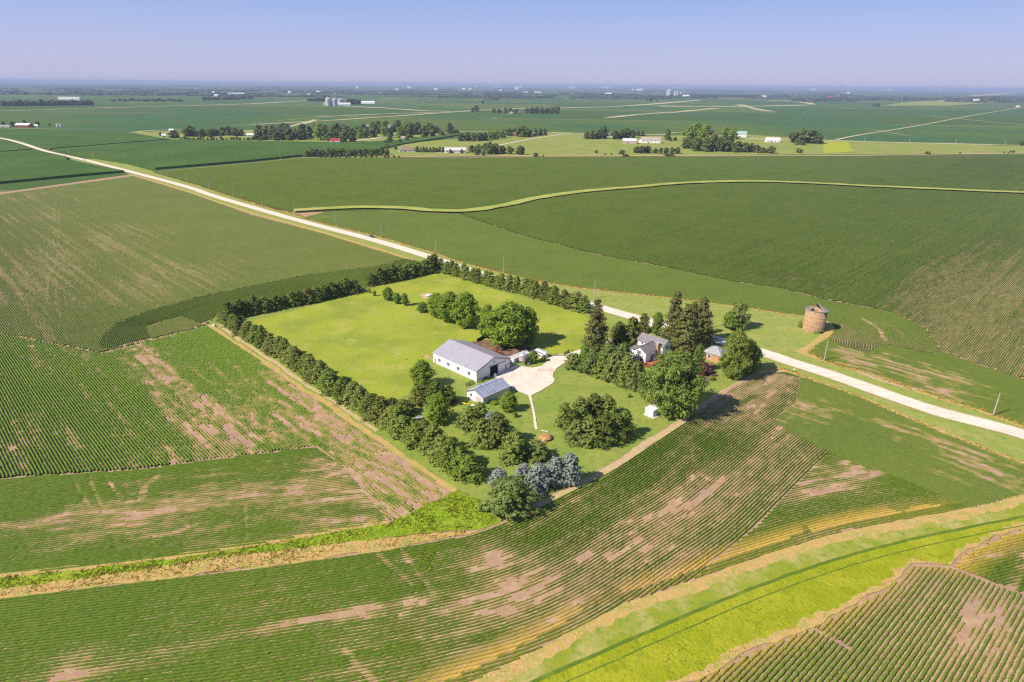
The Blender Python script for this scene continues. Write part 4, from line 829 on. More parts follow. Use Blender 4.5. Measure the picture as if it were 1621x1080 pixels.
# --- big white barn
A0, B0, C0 = P(754.6, 604.8), P(685.4, 574.3), P(806, 583)
bl, bw_ = 24.7, 17.1; bang = -44.5
ca, sa = math.cos(R(bang)), math.sin(R(bang))
bc = (A0[0] - ca * bl / 2 - sa * bw_ / 2, A0[1] - sa * bl / 2 + ca * bw_ / 2)
e, w, rf = gable_house('barn', bc, bang, bl, bw_, 4.1, 3.0, 'siding', 'barn_roof', 'big white metal barn with grey gable roof and open dark doorway', 'barn', over=.25)
for s_, i in ((-11.2, 0),): on_wall(e, '-y', s_, 0, 1.0, 2.1, 'new_wood', 'door', frame=None)
for s_ in (-8.6, -3.3, 2.2, 8.2): on_wall(e, '-y', s_, 1.5, 1.35, 1.25, 'glass', 'window', frame='white_metal')
on_wall(e, '+x', .1, 0, 3.9, 3.7, 'painted_inside_shade', 'doorway', depth=.03)  # flat dark panel on a closed wall, painted as the unlit interior
m = MB(); hx, hy = e['dims']; m.box(hx + .05, hx + .16, 2.1, 5.7, 0.12, 3.8); m.build('sliding_door', 'siding', e)
m = MB(); m.box(hx + .02, hx + .2, -2.4, 6.0, 3.82, 4.0); m.build('door_track', 'grey_trim', e)
on_wall(e, '+x', 5.9, 0, 1.15, 2.2, 'aqua_pane', 'side_door', frame='grey_trim')
on_wall(e, '+x', 7.4, 2.0, .5, .5, 'grey_trim', 'vent', depth=.12)
on_wall(e, '+x', .2, 5.2, .45, .45, 'grey_trim', 'lamp', depth=.2)
for y0 in (-hy - .02, hy - .18):
    m = MB(); m.box(hx - .05, hx + .06, y0, y0 + .2, 0, 3.95); m.build('corner_trim', 'grey_trim', e)
k = 3.0 / hy
for sg in (-1, 1):
    m = MB(); oy = hy + .25
    m.prism([(sg * oy, 4.1 - .25 * k - .22), (0, 7.1 - .2), (0, 7.1 + .03), (sg * oy, 4.1 - .25 * k + .03)], 'x', hx + .25, hx + .29); m.build('rake_trim', 'grey_trim', rf)
m = MB(); m.box(-hx, hx, -hy - .04, -hy - .004, 0, .3); m.build('base_trim', 'concrete', w)
# --- metal roofed shed
sang = 46.0; A1 = P(764.8, 641.5); ca, sa = math.cos(R(sang)), math.sin(R(sang)); sl_, sw_ = 12.6, 8.0
sc_ = (A1[0] + ca * sl_ / 2 - sa * sw_ / 2, A1[1] + sa * sl_ / 2 + ca * sw_ / 2)
e, w, rf = gable_house('shed', sc_, sang, sl_, sw_, 2.7, 1.7, 'siding', 'shed_roof', 'smaller white shed with striped blue-grey metal roof and stove pipe', 'shed', over=.3)
on_wall(e, '-x', -2.0, 0, 2.7, 2.35, 'pink_metal', 'door', frame='white_metal', pane='door_panel')
on_wall(e, '-x', 1.9, 1.35, .95, .95, 'glass', 'window', frame='white_metal')
hx, hy = e['dims']
m = MB(); m.box(-hx + .1, hx - .1, -hy - .03, -hy - .004, 0, 2.55); m.build('side_cladding', 'galvanised', e)
m = MB(); m.tube([(-4.2, 1.4, 3.6), (-4.2, 1.4, 5.6)], .11, 8); m.lathe([(.2, 5.6), (.02, 5.8)], 8, -4.2, 1.4); m.build('stove_pipe', 'galvanised', rf)
m = MB(); m.box(-3.0, -2.2, .5, 1.1, 3.9, 4.35); m.build('roof_vent', 'grey_trim', rf)
for sg in (-1, 1):
    m = MB(); kk = 1.7 / hy; oy = hy + .3
    m.prism([(sg * oy, 2.7 - .3 * kk - .16), (0, 4.4 - .16), (0, 4.43), (sg * oy, 2.7 - .3 * kk + .03)], 'x', -hx - .34, -hx - .3); m.build('rake_trim', 'grey_trim', rf)
# --- small pale shed beside feed bin
A2 = P(813, 576.5); L2, W2 = 8.6, 2.6; c2 = (A2[0] + ca * L2 / 2 - sa * W2 / 2, A2[1] + sa * L2 / 2 + ca * W2 / 2)
e, w, rf = gable_house('loafing_shed', c2, sang, L2, W2, 2.1, .45, 'siding', 'pale_roof', 'long low white shed between the feed bin and big maple', 'shed', over=.3)
on_wall(e, '-y', -2.6, .1, 1.6, 1.8, 'aqua_pane', 'door', frame='white_metal', pane='door_panel'); on_wall(e, '-x', 0, .6, .7, .8, 'glass', 'window', frame='white_metal')
# --- feed bin on legs
g_ = P(827, 577.5)
e = empty('feed_bin', g_, .3, 'pink and silver cone topped feed bin standing on legs', 'feed bin')
m = MB(); m.lathe([(.25, .9), (1.35, 2.0), (1.35, 2.05)], 22); m.build('hopper', 'galvanised', e, True)
m = MB()
for i in range(6): m.lathe([(1.36, 2.02 + i * .36), (1.40, 2.14 + i * .36), (1.36, 2.36 + i * .36)], 22, cap=False)
m.build('body', 'pink_metal', e, True)
m = MB(); m.lathe([(1.5, 4.15), (.3, 4.95), (.3, 5.1), (.01, 5.2)], 22); m.build('lid', 'galvanised', e)
for i in range(4):
    a = i * math.pi / 2 + .4; m = MB(); m.tube([(1.3 * math.cos(a), 1.3 * math.sin(a), 0), (1.34 * math.cos(a), 1.34 * math.sin(a), 2.3)], .06, 6); m.build('leg', 'galvanised', e)
m = MB(); m.tube([(1.42, 0, .3), (1.42, 0, 4.2)], .04, 5); m.tube([(1.42, .4, .3), (1.42, .4, 4.2)], .04, 5)
for i in range(10): m.tube([(1.42, 0, .6 + i * .36), (1.42, .4, .6 + i * .36)], .025, 4)
m.build('ladder', 'galvanised', e)
# --- horse trailer
e = empty('horse_trailer', P(857.5, 564), R(-46), 'silver-white horse trailer parked on the gravel by the gate', 'trailer')
prof = [(-1.0, .45), (1.0, .45), (1.0, 2.15), (.8, 2.5), (.4, 2.62), (-.4, 2.62), (-.8, 2.5), (-1.0, 2.15)]
m = MB(); m.prism(prof, 'x', -2.5, 1.9)
m.add([(1.9, y, z) for y, z in prof] + [(2.6, y * .72, .45 + (z - .45) * .9) for y, z in prof], [(i, (i + 1) % 8, (i + 1) % 8 + 8, i + 8) for i in range(8)] + [tuple(range(8, 16))]); m.build('body', 'white_metal', e)
m = MB(); m.prism([(-.82, 2.52), (.82, 2.52), (.42, 2.66), (-.42, 2.66)], 'x', -2.52, 1.92); m.build('roof', 'galvanised', e)
for x in (-1.9, -1.0, -.1, .8):
    m = MB(); m.box(x, x + .7, -1.03, -1.003, 1.55, 2.0); m.build('window', 'painted_inside_shade', e)
for x in (-1.0, -.1):
    for y in (-1.05, 1.05):
        m = MB(); m.tube([(x, y - .11, .36), (x, y + .11, .36)], .36, 14); t_ = m.build('wheel', 'rubber', e); m = MB(); m.tube([(x, y - .12, .36), (x, y + .12, .36)], .18, 10); m.build('rim', 'galvanised', t_)
m = MB(); m.box(-1.55, .45, -1.18, -1.005, .72, .86); m.box(-1.55, .45, 1.005, 1.18, .72, .86); m.build('fender', 'grey_trim', e)
m = MB(); m.tube([(2.55, -.6, .5), (3.9, 0, .5), (2.55, .6, .5)], .07, 6); m.tube([(3.85, 0, .05), (3.85, 0, .8)], .06, 6); m.build('hitch', 'grey_trim', e)
m = MB(); m.box(-2.54, -2.503, -.9, .9, .55, 2.1); m.build('rear_door', 'galvanised', e)
# --- farmhouse
def W2(o, a, b, ang): return (o[0] + a * math.cos(R(ang)) - b * math.sin(R(ang)), o[1] + a * math.sin(R(ang)) + b * math.cos(R(ang)))
HO = P(1021, 577)                                # ground corner of the front wing (nearest the lens)
fw = W2(HO, 4.3, 2.9, 46)                        # front wing: ridge towards the road
e, w, rf = gable_house('farmhouse', fw, 46, 8.6, 5.8, 4.4, 2.0, 'siding', 'shingle', 'white two storey farmhouse with grey roofs and brick chimney', 'house', over=.35)
on_wall(e, '-x', .1, 3.5, .9, 1.35, 'glass', 'window', frame='white_metal'); on_wall(e, '-x', -1.5, .7, .9, 1.4, 'glass', 'window', frame='white_metal'); on_wall(e, '-x', 1.7, 1.5, .9, .7, 'glass', 'window', frame='white_metal')
for s_, z_ in ((.1, 3.5), (-1.5, .7)):
    for q in (-.78, .78): on_wall(e, '-x', s_ + q, z_, .34, 1.4, 'dark_wood', 'shutter', depth=.05)
on_wall(e, '-y', .3, 1.0, 1.7, 1.3, 'glass', 'window', frame='white_metal')
hx, hy = e['dims']
m = MB(); m.prism([(-hy, 2.75), (-hy - .95, 2.15), (-hy - .95, 2.05), (-hy, 2.65)], 'x', -.9, 1.5); m.build('awning', 'grey_trim', e)
m = MB(); m.box(1.2, 1.55, -hy - .08, -hy - .005, 1.2, 2.0); m.build('shutter', 'red_paint', e)
# rear wing, higher, ridge across
m = MB(); rx0, rx1 = 4.3, 10.6; ry0, ry1 = -4.9, 6.6; cx_ = (rx0 + rx1) / 2
m.prism([(rx0, 0), (rx1, 0), (rx1, 5.3), (cx_, 7.3), (rx0, 5.3)], 'y', ry0, ry1); m.build('rear_wing_wall', 'siding', e)
m = MB(); kk = 2.0 / (rx1 - cx_); m.prism([(rx0 - .4, 5.3 - .4 * kk + .03), (cx_, 7.33), (rx1 + .4, 5.3 - .4 * kk + .03), (rx1 + .4, 5.3 - .4 * kk + .2), (cx_, 7.5), (rx0 - .4, 5.3 - .4 * kk + .2)], 'y', ry0 - .4, ry1 + .4); m.build('rear_wing_roof', 'shingle', e)
for x in (6.6,):
    m = MB(); m.box(x, x + 1.7, ry0 - .06, ry0 - .003, 3.6, 5.0); wn = m.build('window', 'white_metal', e); m = MB(); m.box(x + .12, x + 1.58, ry0 - .08, ry0 - .06, 3.72, 4.88); m.build('pane', 'glass', wn)
    m = MB(); m.box(x + .2, x + 1.2, ry0 - .06, ry0 - .003, 1.0, 2.2); wn = m.build('window', 'white_metal', e); m = MB(); m.box(x + .3, x + 1.1, ry0 - .08, ry0 - .06, 1.1, 2.1); m.build('pane', 'glass', wn)
m = MB(); m.box(rx0 - .06, rx0 - .003, 4.0, 4.9, 3.8, 4.9); wn = m.build('window', 'white_metal', e); m = MB(); m.box(rx0 - .08, rx0 - .06, 4.12, 4.78, 3.9, 4.8); m.build('pane', 'glass', wn)
m = MB(); m.box(2.9, 3.9, -hy - .75, -hy - .005, 0, 6.9); ch = m.build('chimney', 'brick', e); m = MB(); m.box(2.8, 4.0, -hy - .85, -hy + .1, 6.9, 7.1); m.build('chimney_cap', 'concrete', ch)
# side wing (lower, dark roof)
m = MB(); m.prism([(hy, 0), (hy + 4.4, 0), (hy + 4.4, 2.7), (hy, 3.9)], 'x', -1.2, 4.25); m.build('side_wing_wall', 'siding', e)
m = MB(); m.prism([(hy + .01, 3.95), (hy + 4.7, 2.66), (hy + 4.7, 2.82), (hy + .01, 4.12)], 'x', -1.5, 4.2); m.build('side_wing_roof', 'grey_trim', e)
m = MB(); m.prism([(-hy, 3.1), (-hy - .9, 2.6), (-hy - .9, 2.5), (-hy, 3.0)], 'x', 4.4, 6.0); m.build('porch_roof', 'grey_trim', e)
m = MB(); m.box(-hx - 3.4, -hx - .01, -hy - .6, hy - .6, .45, .6)
m.box(-hx - .01, 2.6, -hy - 3.2, -hy - .004, .45, .6); m.build('deck', 'deck_red', e)
m = MB(); m.box(-hx - 3.4, -hx - 3.3, -hy - .6, hy - .6, 1.35, 1.45)
for i in range(12): m.box(-hx - 3.38, -hx - 3.32, -hy - .55 + i * .52, -hy - .49 + i * .52, .6, 1.35)
m.box(-hx, 2.6, -hy - 3.2, -hy - 3.1, 1.35, 1.45)
for i in range(14): m.box(-hx + .05 + i * .5, -hx + .11 + i * .5, -hy - 3.18, -hy - 3.12, .6, 1.35)
m.build('railing', 'deck_red', e)
m = MB()
for i in range(4): m.box(-hx - 2.4, -hx - .8, -hy - 1.7 - i * .35, -hy - 1.35 - i * .35 + .3, .1, .45 - i * .1)
m.build('steps', 'deck_red', e)
m = MB(); m.box(.2, 1.8, -hy - 1.3, -hy - .4, .6, 1.15); m.box(.2, 1.8, -hy - .5, -hy - .35, .6, 1.6)
tag(link('garden_bench', m.mesh('garden_bench', 'white_metal')), 'white bench on the red deck under the dark awning', 'bench')
o = COL.objects['garden_bench'] if 'garden_bench' in COL.objects else None
o.location = (fw[0], fw[1], 0); o.rotation_euler = (0, 0, R(46))
# --- brick garage
GA = P(1124, 571); gc = W2(GA, 3.6, -.5, 46)
e, w, rf = gable_house('garage', gc, 46, 7.4, 7.4, 3.3, 2.0, 'brick', 'grey_shingle', 'orange brick garage with pale grey hip roof among the trees', 'garage', hip=True, over=.4)
on_wall(e, '-x', 1.0, 1.0, 1.1, 1.5, 'glass', 'window', frame='white_metal')
for q in (-.95, .95): on_wall(e, '-x', 1.0 + q, .95, .4, 1.6, 'aqua_pane', 'shutter', depth=.05)
# --- white storage shed on a slab
e, w, rf = gable_house('garden_shed', mid((1025, 657), (1041, 656), (1033, 652)), 44, 4.3, 3.1, 2.2, .1, 'siding', 'white_metal', 'white flat topped garden shed under the great elm', 'shed', over=.15)
on_wall(e, '-y', -.6, .1, 1.2, 1.8, 'white_metal', 'door', frame='galvanised', pane='door_panel')
m = MB(); m.box(-2.9, 2.5, -2.4, 1.8, .02, .12); m.build('slab', 'concrete', e)
# --- round tile silo with a broken roof
SG = P(1287, 522); e = empty('silo', SG, 0, 'round tan and brown tile silo with half its roof fallen away', 'silo')
m = MB(); n = 48; rad = 4.5; HH = 9.5; rg = random.Random(4)
prof_o = [(rad * 1.01, 0), (rad, .3), (rad * .985, HH)]; prof_i = [(rad * .985 - .45, HH), (rad - .45, 5.5), (rad - .45, 0)]
m.lathe(prof_o + prof_i, n, cap=False); m.build('wall', 'silo_tile', e, True)
m = MB(); m.lathe([(rad - .5, 6.6), (.02, 6.8)], n); m.build('floor', 'painted_inside_shade', e)  # near-black disc high up, painted as the shade down inside the silo
m = MB(); m.lathe([(rad - .46, HH - .02), (rad + .1, HH - .02), (rad + .1, HH + .18), (rad - .46, HH + .18)], n, cap=False); m.build('rim', 'grey_wood', e)
def roof_sector(a0, a1, zt, drop, k=10, r0=.2, r1=rad + .45):
    m = MB(); vs = []; fs = []
    for i in range(k + 1):
        a = a0 + (a1 - a0) * i / k
        for rr, z in ((r1, HH + .12 + drop * (i / k)), (r0, zt)):
            vs += [(rr * math.cos(a), rr * math.sin(a), z), (rr * math.cos(a), rr * math.sin(a), z - .14)]
    for i in range(k):
        q = i * 4; w_ = (i + 1) * 4
        fs += [(q, w_, w_ + 2, q + 2), (q + 1, q + 3, w_ + 3, w_ + 1), (q, q + 1, w_ + 1, w_), (q + 2, w_ + 2, w_ + 3, q + 3)]
    fs += [(0, 2, 3, 1), (k * 4, k * 4 + 1, k * 4 + 3, k * 4 + 2)]
    m.add(vs, fs); return m
roof_sector(R(-80), R(70), HH + 2.7, -.2).build('roof', 'grey_wood', e)
roof_sector(R(100), R(190), HH - .35, -.1, r0=2.4, r1=rad - .1).build('fallen_roof', 'grey_wood', e)
m = MB(); m.tube([(-.6, .4, HH + 2.75), (4.4 * math.cos(R(62)), 4.4 * math.sin(R(62)), HH + .2)], .1, 5); m.tube([(.2, -.3, HH + 2.7), (4.6 * math.cos(R(-75)), 4.6 * math.sin(R(-75)), HH + .15)], .1, 5); m.build('rafter', 'grey_wood', e)
m = MB(); m.prism([(-3.6, 0), (-2.2, 0), (-2.2, 1.0), (-3.6, 1.0)], 'x', 3.2, 3.9); d_ = m.build('hatch', 'painted_inside_shade', e)
a = R(-42); d_.location = (0, 0, 0); d_.rotation_euler = (0, 0, R(-24))
for z in (2.1, 4.3, 6.5, 8.4):
    m = MB(); m.lathe([(rad * (1 - .015 * z / HH) + .02, z), (rad * (1 - .015 * z / HH) + .05, z + .04), (rad * (1 - .015 * z / HH) + .02, z + .08)], n, cap=False); m.build('hoop', 'grey_trim', e)
# ================================================================== SMALL THINGS
def horse(loc, ang, label, graze=False):
    vs = [(0, 0, 1.15), (.55, 0, 1.17), (.85, 0, 1.35), (1.1, 0, 1.62), (1.38, 0, 1.52), (1.55, 0, 1.36), (-.5, 0, 1.2), (-.85, 0, 1.15)]
    if graze: vs[2:6] = [(.9, 0, 1.2), (1.2, 0, .9), (1.38, 0, .55), (1.5, 0, .3)]
    ed = [(0, 1), (1, 2), (2, 3), (3, 4), (4, 5), (0, 6), (6, 7)]; rd = [.34, .33, .22, .14, .12, .08, .33, .26]
    for sx, y, top in ((.5, .17, 1), (.58, -.17, 1), (-.75, .18, 7), (-.68, -.18, 7)):
        k = len(vs)
        if top == 1: vs += [(sx, y, .85), (sx + .02, y, .48), (sx, y, .05)]; rd += [.12, .065, .06]
        else: vs += [(sx - .02, y, .85), (sx - .14, y, .5), (sx - .06, y, .05)]; rd += [.16, .07, .06]
        ed += [(top, k), (k, k + 1), (k + 1, k + 2)]
    me = bpy.data.meshes.new('horse'); me.from_pydata(vs, ed, []); me.materials.append(MATS['horse_coat'])
    o = link('horse', me); sk = o.modifiers.new('skin', 'SKIN'); sk.use_smooth_shade = True
    for i, r_ in enumerate(rd): me.skin_vertices[0].data[i].radius = (r_, r_)
    me.skin_vertices[0].data[0].use_root = True
    sb = o.modifiers.new('sub', 'SUBSURF'); sb.levels = 1; sb.render_levels = 1
    o.location = (*loc, 0); o.rotation_euler = (0, 0, R(ang)); tag(o, label, 'horse')
    m = MB(); m.tube([(-1.02, 0, 1.25), (-1.2, 0, .9), (-1.18, 0, .5)], [.07, .1, .03], 6); m.build('tail', 'black_hair', o)
    m = MB(); p_ = vs[2:5]; m.tube([(p_[0][0] - .1, 0, p_[0][2] + .2), (p_[1][0] - .1, 0, p_[1][2] + .14), (p_[2][0] - .1, 0, p_[2][2] + .14)], [.05, .06, .03], 6); m.build('mane', 'black_hair', o)
horse(P(785, 558), 150, 'brown horse with raised head on the dirt behind the barn'); horse(P(791, 561), -35, 'brown horse grazing with lowered head behind the barn', True)
# car on the road
RD = R(-44)
e = empty('car', (P(585.5, 376.5)[0] + 1.2, P(585.5, 376.5)[1] + 1.0), RD, 'dark blue car driving alone on the pale country road', 'car')
m = MB(); m.prism([(-2.2, .3), (2.2, .3), (2.25, .62), (2.05, .85), (1.2, .95), (-1.9, .98), (-2.25, .8)], 'y', -.88, .88); m.build('body', 'navy_paint', e)
m = MB(); lo = [(-1.95, -.82), (1.05, -.82), (1.05, .82), (-1.95, .82)]; hi = [(-1.45, -.64), (.35, -.64), (.35, .64), (-1.45, .64)]
m.add([(x, y, .96) for x, y in lo] + [(x, y, 1.5) for x, y in hi], [(4, 5, 6, 7), (0, 1, 5, 4), (1, 2, 6, 5), (2, 3, 7, 6), (3, 0, 4, 7)]); m.build('window', 'glass', e)
m = MB(); m.box(-1.4, .3, -.62, .62, 1.49, 1.54); m.build('roof', 'navy_paint', e)
for x in (-1.35, 1.4):
    for y in (-.86, .86):
        m = MB(); m.tube([(x, y - .1, .33), (x, y + .1, .33)], .33, 14); t_ = m.build('wheel', 'rubber', e); m = MB(); m.tube([(x, y - .11, .33), (x, y + .11, .33)], .19, 10); m.build('rim', 'galvanised', t_)
for y in (-.62, .62):
    m = MB(); m.box(2.17, 2.26, y - .2, y + .2, .62, .76); m.build('headlight', 'white_metal', e); m = MB(); m.box(-2.27, -2.18, y - .2, y + .2, .66, .82); m.build('tail_light', 'red_paint', e)
# poles
def loc_near(px, py): return P(px, py)[1] < 600
def pole(px, py, label, group, h=9.3, arm=True, yaw=None, light=False):
    e = empty('utility_pole', P(px, py), yaw if yaw is not None else R(46) + rng.normal(0, .1), label, 'utility pole', group)
    m = MB(); m.tube([(0, 0, 0), (0, 0, h)], [.24 if loc_near(px, py) else .30, .16 if loc_near(px, py) else .24], 8); m.build('post', 'pole_wood', e)
    if arm:
        m = MB(); m.box(-.55, .55, -.06, .06, h - .5, h - .36); c_ = m.build('crossarm', 'grey_wood', e)
        for x in (-.5, .5):
            m = MB(); m.tube([(x, 0, h - .36), (x, 0, h - .18)], .05, 6); m.build('insulator', 'white_metal', c_)
    if light:
        m = MB(); m.tube([(0, .16, h - 2.4), (0, .34, h - 2.4), (0, .34, h - 1.3)], .2, 8); m.build('transformer', 'galvanised', e)
    return e
RP = [(1123, 519), (941, 472), (797, 433), (690, 401), (604, 376.5), (533, 359), (467, 337), (415, 327.5), (370.5, 313.5), (331.5, 299.5), (297, 290), (265, 281.5)]
for i, (x, y) in enumerate(RP):
    pole(x, y, ['wooden pole with a grey transformer beside the tall spruces', 'bare wooden utility pole on the wide mown verge above the windbreak'][i] if i < 2 else f'wooden utility pole on the grass verge, {ordinal(i)} beyond the tile silo', 'utility poles along the road', h=9.6, light=(i == 0))
pole(1304.4, 571.5, 'wooden utility pole in the young rows just below the tile silo', 'utility poles along the road', 9.3); pole(1572, 658.5, 'wooden utility pole standing at the field edge beyond the silo bend', 'utility poles along the road', 8.4)
for i, (x, y) in enumerate([(171, 254.5), (162, 251.5), (149, 255), (135, 259), (110, 246), (58, 258)]): pole(x, y, f'far utility pole by the corn where the road runs out, {ordinal(i)} from the field crossing', 'far utility poles by the corn', h=10.5)
for i, (x, y) in enumerate([(243, 255.7), (308.5, 253.5), (374, 253), (444, 252), (513.5, 244.5)]): pole(x, y, f'utility pole standing in the tall corn, {ordinal(i)} from the road', 'utility poles in the corn', h=14)
for i, (x, y) in enumerate([(921.4, 247.5), (990.5, 247), (1059, 247), (1130, 247), (1196.6, 247), (1264, 247), (1332.5, 246.5), (1396.6, 247), (1469, 245), (1533, 244.5), (1601, 243.5)]): pole(x, y, f'utility pole on the tan track beyond the soybeans, {ordinal(i)} from the meadow', 'utility poles on the tan track', h=11)
for i, (x, y) in enumerate([(1305, 224), (1368, 224.7), (1439, 226.7), (1512.5, 228.5), (1590.4, 230.5)]): pole(x, y, f'utility pole along the pale lane behind the green meadow, {ordinal(i)} from the willows', 'utility poles on the pale lane', h=10)
# fences
def fence(line, label, mat='grey_wood', h=1.3, gap=2.4, rails=3, solid=False, name='fence', cat='fence'):
    w = PP(line); e = empty(name, w[0], 0, label, cat)
    for a, b in zip(w, w[1:]):
        L = math.hypot(b[0] - a[0], b[1] - a[1]); n = max(1, int(L / gap)); an = math.atan2(b[1] - a[1], b[0] - a[0]); ox, oy = a[0] - w[0][0], a[1] - w[0][1]
        for i in range(n + 1):
            m = MB(); m.box(-.07, .07, -.07, .07, 0, h + .1); q = m.build('post', mat, e); q.location = (ox + (b[0] - a[0]) * i / n, oy + (b[1] - a[1]) * i / n, 0); q.rotation_euler = (0, 0, an)
        m = MB()
        for k in range(rails):
            z = h * (k + .6) / rails; t_ = h / rails * (.46 if solid else .16); m.box(0, L, -.03, .03, z - t_, z + t_)
        q = m.build('rail', mat, e); q.location = (ox, oy, 0); q.rotation_euler = (0, 0, an)
fence([(755, 541.5), (768, 534.5), (780, 528)], 'grey board fence running from the barn to the paddock maples', 'dark_wood', 1.4, 2.2, 4, True)
fence([(672, 566.5), (679, 569)], 'new tan plank fence section beside the barn end', 'new_wood', 1.5, 1.8, 4, True); fence([(679.5, 569.2), (686, 572.5)], 'weathered grey plank fence touching the barn wall', 'grey_wood', 1.5, 1.8, 4, True)
fence([(738, 612.5), (749, 607.5)], 'black metal gate panel between the barn and metal roofed shed', 'rubber', 1.5, 1.6, 5, False, 'gate', 'gate')
fence([(757, 606.5), (768, 602), (779, 597.5)], 'low wooden rail fence along the barn gable', 'grey_wood', .7, 2.0, 1)
fence([(869, 564.5), (893, 564), (900, 558)], 'thin wire and post fence behind the horse trailer', 'dark_wood', 1.1, 2.6, 2); fence([(893, 562.5), (901, 558)], 'dark mesh gate at the paddock corner by the drive', 'rubber', 1.3, 1.5, 5, False, 'gate', 'gate')
fence([(562, 463), (577, 459), (588, 456)], 'low grey fence closing the gap in the windbreak', 'grey_wood', 1.1, 2.5, 2)
# oddments
def prop(name, label, cat, px, py, build, ang=0.0):
    e = empty(name, P(px, py), R(ang), label, cat)
    for nm, fn, mt in build:
        m = MB(); fn(m); m.build(nm, mt, e)
    return e
def rim_pts(n, r, z, jit, seed):
    g = random.Random(seed); return [(r * (1 + g.uniform(-jit, jit)) * math.cos(i * 2 * math.pi / n), r * (1 + g.uniform(-jit, jit)) * math.sin(i * 2 * math.pi / n), z) for i in range(n)]
def mound(m, r, h, seed, n=22, j=.1):
    rings = [rim_pts(n, r * f, h * z, j, seed + i) for i, (f, z) in enumerate(((1, 0), (.93, .5), (.72, .82), (.45, .95), (.2, 1.0)))]
    vs = [p for q in rings for p in q] + [(0, 0, h)]
    fs = [(i * n + k, i * n + (k + 1) % n, (i + 1) * n + (k + 1) % n, (i + 1) * n + k) for i in range(4) for k in range(n)] + [(4 * n + k, 4 * n + (k + 1) % n, 5 * n) for k in range(n)]
    m.add(vs, fs)
prop('mulch_pile', 'rounded orange-brown mulch pile at the end of the gravel footpath', 'mulch pile', 863, 694, [('pile', lambda m: mound(m, 2.1, 1.1, 3), 'mulch'), ('edging', lambda m: m.tube([(2.15 * math.cos(a), 2.15 * math.sin(a), .35) for a in np.linspace(-1.5, .7, 9)], .22, 6), 'dark_wood')])
prop('plank', 'pale wooden plank lying at the back of the mulch pile', 'plank', 862, 683, [('board', lambda m: (m.box(-1.0, 1.0, -.14, .14, .12, .2), m.box(-.8, -.6, -.2, .2, .01, .12), m.box(.6, .8, -.2, .2, .01, .12)), 'white_metal')], -20)
prop('water_tank', 'white round stock tank on bare dirt in the paddock', 'stock tank', 677, 468.5, [('body', lambda m: m.lathe([(1.5, 0), (1.5, .5), (1.4, .5), (1.4, .12)], 20, cap=False), 'galvanised'), ('water', lambda m: m.lathe([(1.4, .4), (.01, .41)], 20), 'white_metal')])
prop('barrel', 'white barrel at the far corner of the straw strip', 'barrel', 339.5, 517, [('drum', lambda m: m.lathe([(.5, 0), (.62, .3), (.62, .9), (.5, 1.2)], 14), 'white_metal'), ('lid', lambda m: m.lathe([(.5, 1.2), (.5, 1.27), (.01, 1.29)], 14), 'galvanised')])
prop('barrel', 'small white barrel standing in the barn doorway', 'barrel', 783.5, 596.5, [('drum', lambda m: m.lathe([(.4, 0), (.5, .3), (.5, .95), (.4, 1.3)], 14), 'white_metal'), ('lid', lambda m: m.lathe([(.4, 1.3), (.4, 1.36), (.01, 1.38)], 14), 'galvanised')])
prop('crate', 'pale open wooden crate at the outer side of the windbreak', 'crate', 592, 668, [('side', lambda m: (m.box(-1.0, 1.0, -.55, -.48, .05, .95), m.box(-1.0, 1.0, .48, .55, .05, .95)), 'concrete'), ('end', lambda m: (m.box(-1.0, -.93, -.48, .48, .05, .95), m.box(.93, 1.0, -.48, .48, .05, .95)), 'concrete'), ('base', lambda m: m.box(-.93, .93, -.48, .48, .05, .12), 'grey_wood')], -35)
e = prop('utility_cart', 'grey two wheeled cart in shade beside the round maple', 'cart', 664, 664, [('tray', lambda m: (m.box(-1.1, 1.1, -.6, .6, .5, .58), m.box(-1.1, 1.1, -.66, -.6, .5, .95), m.box(-1.1, 1.1, .6, .66, .5, .95)), 'galvanised'), ('drawbar', lambda m: m.tube([(1.1, 0, .5), (2.0, 0, .3)], .05, 6), 'grey_trim')], 20)
for y in (-.78, .78):
    m = MB(); m.tube([(-.1, y - .08, .32), (-.1, y + .08, .32)], .32, 12); m.build('wheel', 'rubber', e)
prop('kayak', 'bright yellow kayak lying beside the metal roofed shed', 'kayak', 737.5, 640, [('hull', lambda m: m.add([(-1.6, 0, .35)] + [(x, s * w_, z) for x, w_ in ((-.9, .36), (0, .48), (.9, .36)) for s, z in ((-1, .3), (0, .02), (1, .3), (.4, .42), (-.4, .42))] + [(1.6, 0, .35)],
    [(0, 1 + (i + 1) % 5, 1 + i) for i in range(5)] + [(1 + r * 5 + i, 1 + r * 5 + (i + 1) % 5, 6 + r * 5 + (i + 1) % 5, 6 + r * 5 + i) for r in range(2) for i in range(5)] + [(11 + i, 11 + (i + 1) % 5, 16) for i in range(5)]), 'yellow_plastic'), ('seat', lambda m: m.box(-.35, .35, -.2, .2, .36, .46), 'rubber')], -25)
prop('storage_bin', 'pinkish storage bin before the open end of the shed', 'bin', 748, 645, [('box', lambda m: m.box(-.5, .5, -.4, .4, 0, .8), 'pink_metal'), ('lid', lambda m: m.box(-.55, .55, -.45, .45, .803, .9), 'white_metal')], 10)
